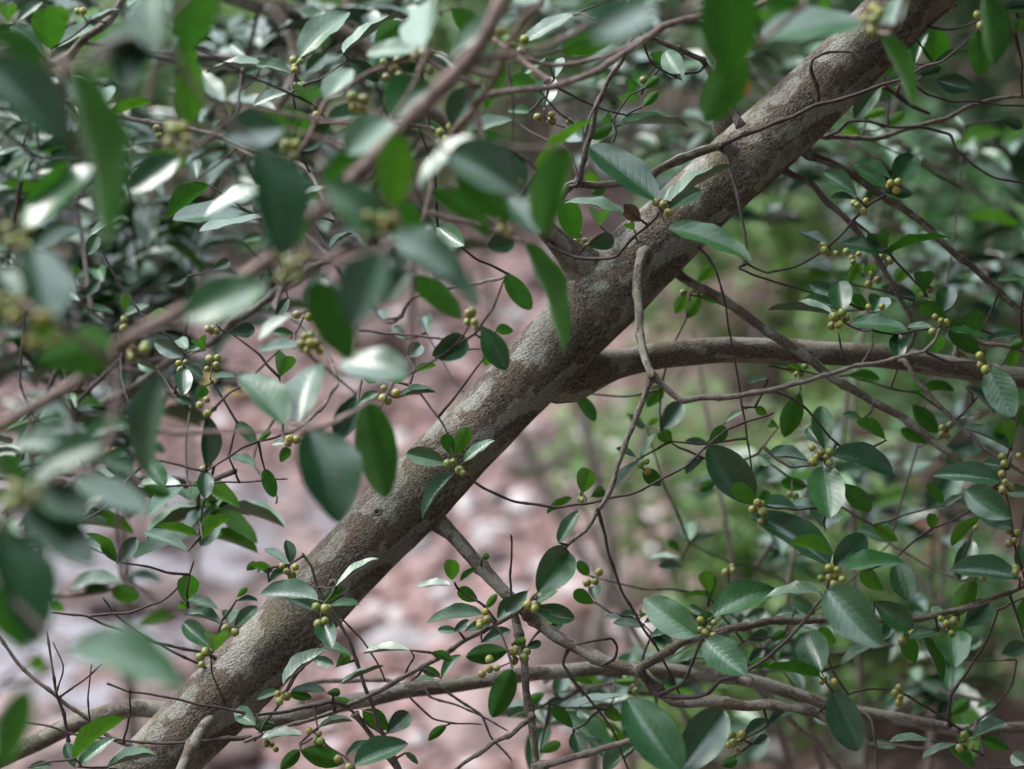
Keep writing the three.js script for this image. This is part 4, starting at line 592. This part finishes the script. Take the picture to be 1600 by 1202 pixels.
// ---------------------------------------------------------------- shrubs and trees across the creek
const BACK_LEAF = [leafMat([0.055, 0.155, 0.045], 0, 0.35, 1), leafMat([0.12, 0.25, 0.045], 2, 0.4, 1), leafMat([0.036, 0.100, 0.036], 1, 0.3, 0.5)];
function shrub(name, label, category, x, z, { h, r, leaf, n, tone, clumps = 9, low = 0.15, group, stems = 4, trunk = 0 }) {
  const base = V(x, ground(x, z), z), o = thing(name, base, label, category, group), heads = [];
  for (let i = 0; i < clumps; i++) { const a = rr(0, 6.28), q = Math.sqrt(rnd()) * r * 0.75; heads.push([V(Math.cos(a) * q, h * rr(low + 0.1, 0.92), Math.sin(a) * q), r * rr(0.28, 0.5)]); }
  const nStems = trunk ? 1 : stems;
  if (trunk) { const top_ = V(rr(-0.2, 0.2), h * 0.85, rr(-0.2, 0.2)), pts = spline([V(0, -0.1, 0), V(rr(-0.1, 0.1), h * 0.4, 0), top_], 0.12); part('trunk', tubeGeometry(pts, pts.map((_, i) => trunk * (1.1 - 0.8 * i / pts.length)), { seg: 12 }), limbMat, o); }
  heads.forEach(([p], i) => { if (trunk || i < nStems + 3) { const s = trunk ? V(0, p.y * 0.65, 0) : V(rr(-0.08, 0.08), -0.05, rr(-0.08, 0.08)), pts = spline([s, s.clone().lerp(p, 0.5).add(V(rr(-0.1, 0.1) * r, 0.05 * h, rr(-0.1, 0.1) * r)), p], 0.06); part(trunk ? 'branch' : 'stem', tubeGeometry(pts, pts.map((_, j) => (trunk ? trunk * 0.35 : 0.012) * (1.1 - 0.75 * j / pts.length)), { seg: 6 }), branchMat, o); } });
  const im = shade(new THREE.InstancedMesh(SMALL_SHAPES[Math.floor(rnd() * 3)], BACK_LEAF[tone], n)), c = new THREE.Color();
  for (let i = 0; i < n; i++) {
    const [p, q] = heads[i % heads.length], dir = V(rr(-1, 1), rr(-0.8, 1), rr(-1, 1)).normalize(), pos = p.clone().addScaledVector(dir, q * Math.cbrt(rnd())); if (pos.y < 0.02) pos.y = rr(0.02, 0.15);
    const az = rr(0, 6.28), el = rr(-0.5, 0.5), axis = V(Math.cos(az) * Math.cos(el), Math.sin(el), Math.sin(az) * Math.cos(el)), nm = V(rr(-0.6, 0.6), 1, rr(-0.6, 0.6)); nm.addScaledVector(axis, -nm.dot(axis)).normalize();
    const s = leaf * rr(0.7, 1.2), g = rr(0.75, 1.3); im.setMatrixAt(i, leafMatrix(pos, axis, nm, s, s * rr(0.36, 0.5))); im.setColorAt(i, c.setRGB(g * rr(0.9, 1.2), g, g * 0.9));
  }
  im.name = 'crown'; im.userData.kind = 'stuff'; o.add(im); return o;
}
const X = (px, D) => (px - 800) / 800 * HALF_W * D;
shrub('creek_shrub', 'bright green low bush right of the stones, below the leaning trunk', 'bush', X(1130, 5.2), -5.2, { h: 0.75, r: 0.42, leaf: 0.05, n: 900, tone: 1 });
shrub('creek_shrub', 'bushy green shrub behind the two large lower right leaves', 'bush', X(1330, 4.8), -4.8, { h: 0.7, r: 0.45, leaf: 0.055, n: 900, tone: 1 });
shrub('creek_shrub', 'mid green shrub by the right edge below the horizontal limb', 'bush', X(1560, 5.6), -5.6, { h: 1.2, r: 0.6, leaf: 0.07, n: 1100, tone: 0 });
shrub('creek_shrub', 'leafy shrub on the far bank under the horizontal limb', 'bush', X(1330, 7.6), -7.6, { h: 1.3, r: 0.75, leaf: 0.075, n: 1500, tone: 0 });
shrub('creek_shrub', 'pale leaved shrub on the far bank right of the trunk', 'bush', X(1230, 8.4), -8.4, { h: 2.0, r: 0.8, leaf: 0.08, n: 1700, tone: 0 });
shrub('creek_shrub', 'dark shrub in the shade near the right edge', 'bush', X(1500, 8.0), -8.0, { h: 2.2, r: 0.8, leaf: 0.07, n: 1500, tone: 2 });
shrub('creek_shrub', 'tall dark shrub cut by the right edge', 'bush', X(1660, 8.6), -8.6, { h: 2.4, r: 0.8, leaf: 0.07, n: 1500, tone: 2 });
shrub('creek_shrub', 'light green shrub on the far bank above the trunk', 'bush', X(1030, 9.2), -9.2, { h: 1.9, r: 0.9, leaf: 0.08, n: 1900, tone: 1 });
shrub('creek_shrub', 'green shrub on the far bank above the fork of the trunk', 'bush', X(800, 9.6), -9.6, { h: 1.9, r: 0.9, leaf: 0.08, n: 1800, tone: 0 });
shrub('creek_shrub', 'bushy shrub on the far bank behind the upper leaves', 'bush', X(560, 9.2), -9.2, { h: 1.4, r: 0.9, leaf: 0.08, n: 1800, tone: 1 });
shrub('creek_shrub', 'greyish green shrub on the far bank at upper left', 'bush', X(310, 9.4), -9.4, { h: 1.4, r: 0.9, leaf: 0.08, n: 1800, tone: 1 });
shrub('creek_shrub', 'dark green shrub on the far bank by the left edge', 'bush', X(40, 8.8), -8.8, { h: 1.4, r: 0.8, leaf: 0.075, n: 1700, tone: 0 });
const FOREST = [['behind the right bank, nearest the creek', 6.2, -12.5, 7.5, 2.5], ['at the upper right beyond the dark shrubs', 7.4, -9.0, 8, 2.7], ['on the right bank past the edge of the view', 5.6, -5.6, 8, 2.5], ['over the dark shrubs of the upper right corner', 3.9, -8.6, 6.5, 2.0], ['on the right bank beside the leaning tree', 5.0, -2.4, 8, 2.5], ['right of where one stands', 4.4, 0.6, 8, 2.5], ['behind and right of where one stands', 2.6, 3.2, 8, 2.6], ['straight behind where one stands', 0.0, 4.0, 8, 2.6], ['behind and left of where one stands', -2.8, 3.8, 8, 2.6], ['farther left behind where one stands', -5.6, 3.0, 7.5, 2.4]];
for (const [where, x, z, h, r] of FOREST)
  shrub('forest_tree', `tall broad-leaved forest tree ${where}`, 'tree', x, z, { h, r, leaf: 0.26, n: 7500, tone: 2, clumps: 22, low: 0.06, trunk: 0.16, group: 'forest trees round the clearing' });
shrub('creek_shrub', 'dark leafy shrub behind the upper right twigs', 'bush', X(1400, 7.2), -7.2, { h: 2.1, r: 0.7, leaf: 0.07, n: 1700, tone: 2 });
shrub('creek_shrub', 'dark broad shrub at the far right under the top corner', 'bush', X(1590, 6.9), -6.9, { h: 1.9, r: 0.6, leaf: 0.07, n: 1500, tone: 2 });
shrub('creek_shrub', 'yellow green low plant between the lower right leaves', 'bush', X(1400, 4.9), -4.9, { h: 0.35, r: 0.25, leaf: 0.05, n: 300, tone: 1 });
shrub('creek_shrub', 'low green plants on brown soil at the lower right edge', 'bush', X(1540, 4.7), -4.7, { h: 0.4, r: 0.3, leaf: 0.055, n: 380, tone: 0 });
shrub('creek_shrub', 'low bright plants below the two large lower right leaves', 'bush', X(1180, 4.5), -4.5, { h: 0.35, r: 0.32, leaf: 0.05, n: 420, tone: 1 });
shrub('creek_shrub', 'loose green bush in the middle of the right bank', 'bush', X(1450, 6.2), -6.2, { h: 0.8, r: 0.5, leaf: 0.06, n: 800, tone: 1 });
shrub('creek_shrub', 'green shrub on the far bank between trunk and limb', 'bush', X(1150, 7.2), -7.2, { h: 0.9, r: 0.5, leaf: 0.07, n: 900, tone: 1 });
{
  const n = 5200, im = shade(new THREE.InstancedMesh(SMALL_SHAPES[1], BACK_LEAF[0], n)), c = new THREE.Color();
  for (let i = 0; i < n; i++) {
    const D = rr(8.8, 20), x = rr(-0.45, 0.45) * D, az = rr(0, 6.28), el = rr(-0.2, 0.9), axis = V(Math.cos(az) * Math.cos(el), Math.sin(el), Math.sin(az) * Math.cos(el)), nm = V(rr(-0.4, 0.4), 1, rr(-0.4, 0.4)); nm.addScaledVector(axis, -nm.dot(axis)).normalize();
    const s = rr(0.06, 0.14), g = rr(0.6, 1.4); im.setMatrixAt(i, leafMatrix(V(x, ground(x, -D) + rr(0, 0.25), -D), axis, nm, s, s * 0.45)); im.setColorAt(i, c.setRGB(g * rr(0.8, 1.5), g, g * 0.8));
  }
  im.name = 'undergrowth'; tag(im, 'low leafy undergrowth covering the far slope', 'undergrowth', null, 'stuff'); scene.add(im);
}
// bare saplings blurred behind the trunk
for (const [label, xy, D, r] of [['grey bare sapling stem behind the branch that hangs from the trunk', [[930, 1010], [958, 880], [930, 740], [905, 620], [885, 480], [870, 300], [880, 120]], 4.3, 0.019], ['thin crooked sapling leaning left of the grey bare sapling', [[985, 1000], [900, 850], [840, 740], [800, 640], [770, 500], [745, 330]], 4.6, 0.013], ['slim brown sapling by the left edge below the blurred branch', [[190, 760], [205, 600], [215, 440], [235, 330], [228, 180], [250, 40]], 4.0, 0.012], ['second slim sapling right of the brown one at upper left', [[300, 740], [275, 560], [280, 420], [262, 300], [275, 120]], 4.4, 0.009]]) {
  const pts0 = xy.map(([x, y]) => at(x, y, D)), b = V(pts0[0].x, ground(pts0[0].x, pts0[0].z) - 0.05, pts0[0].z), o = thing('bare_sapling', b, label, 'sapling', 'bare saplings in the creek bed'), up = spline([b, ...pts0.filter((p) => p.y > b.y + 0.15)], 0.03).map((p) => p.sub(b));
  part('stem', tubeGeometry(up, up.map((_, i) => r * (1.1 - 0.6 * i / up.length)), { seg: 12, bump: 0.15 }), limbMat, o);
  for (let i = 0; i < 4; i++) { const s = up[Math.floor(up.length * (0.35 + 0.15 * i))], e = s.clone().add(V(rr(-0.5, 0.5), rr(0.15, 0.5), rr(-0.4, 0.4))), p = spline([s, s.clone().lerp(e, 0.5).add(V(0, rr(-0.05, 0.08), 0)), e], 0.03); part('branch', tubeGeometry(p, p.map((_, q) => r * 0.35 * (1 - 0.7 * q / p.length)), { seg: 6 }), branchMat, o); }
}
// fallen yellow leaves on the creek bed
const onGround = (px, py) => { let lo = 3, hi = 14; for (let d = lo; d < hi; d += 0.02) { const p = at(px, py, d); if (p.y < ground(p.x, p.z)) return p; } return at(px, py, 8); };
for (const [px, py, len, label] of [[345, 628, 0.15, 'large yellow fallen leaf on the far red bank, right of the long hanging leaf'], [300, 622, 0.12, 'smaller yellow fallen leaf beside the large one on the red bank'], [165, 735, 0.13, 'pale yellow fallen leaf among stones at the left'], [1370, 1075, 0.10, 'yellow fallen leaf on the soil behind the arching lower right twig']]) {
  const p = onGround(px, py), m = top('fallen_leaf', SHAPES[5], LEAF_YELLOW); tag(m, label, 'leaf', 'fallen yellow leaves'); p.y = ground(p.x, p.z) + 0.05; M4.copy(leafMatrix(p, V(0.8, 0.25, 0.3).normalize(), V(-0.2, 0.75, 0.6).normalize().addScaledVector(V(0.8, 0.25, 0.3).normalize(), -V(0.8, 0.25, 0.3).normalize().dot(V(-0.2, 0.75, 0.6).normalize())).normalize(), len, len * 0.6)); M4.decompose(m.position, m.quaternion, m.scale);
}
console.log('leaves', Object.entries(TREES).map(([k, t]) => k + ' ' + t.count).join(', '));
renderer.render(scene, camera);
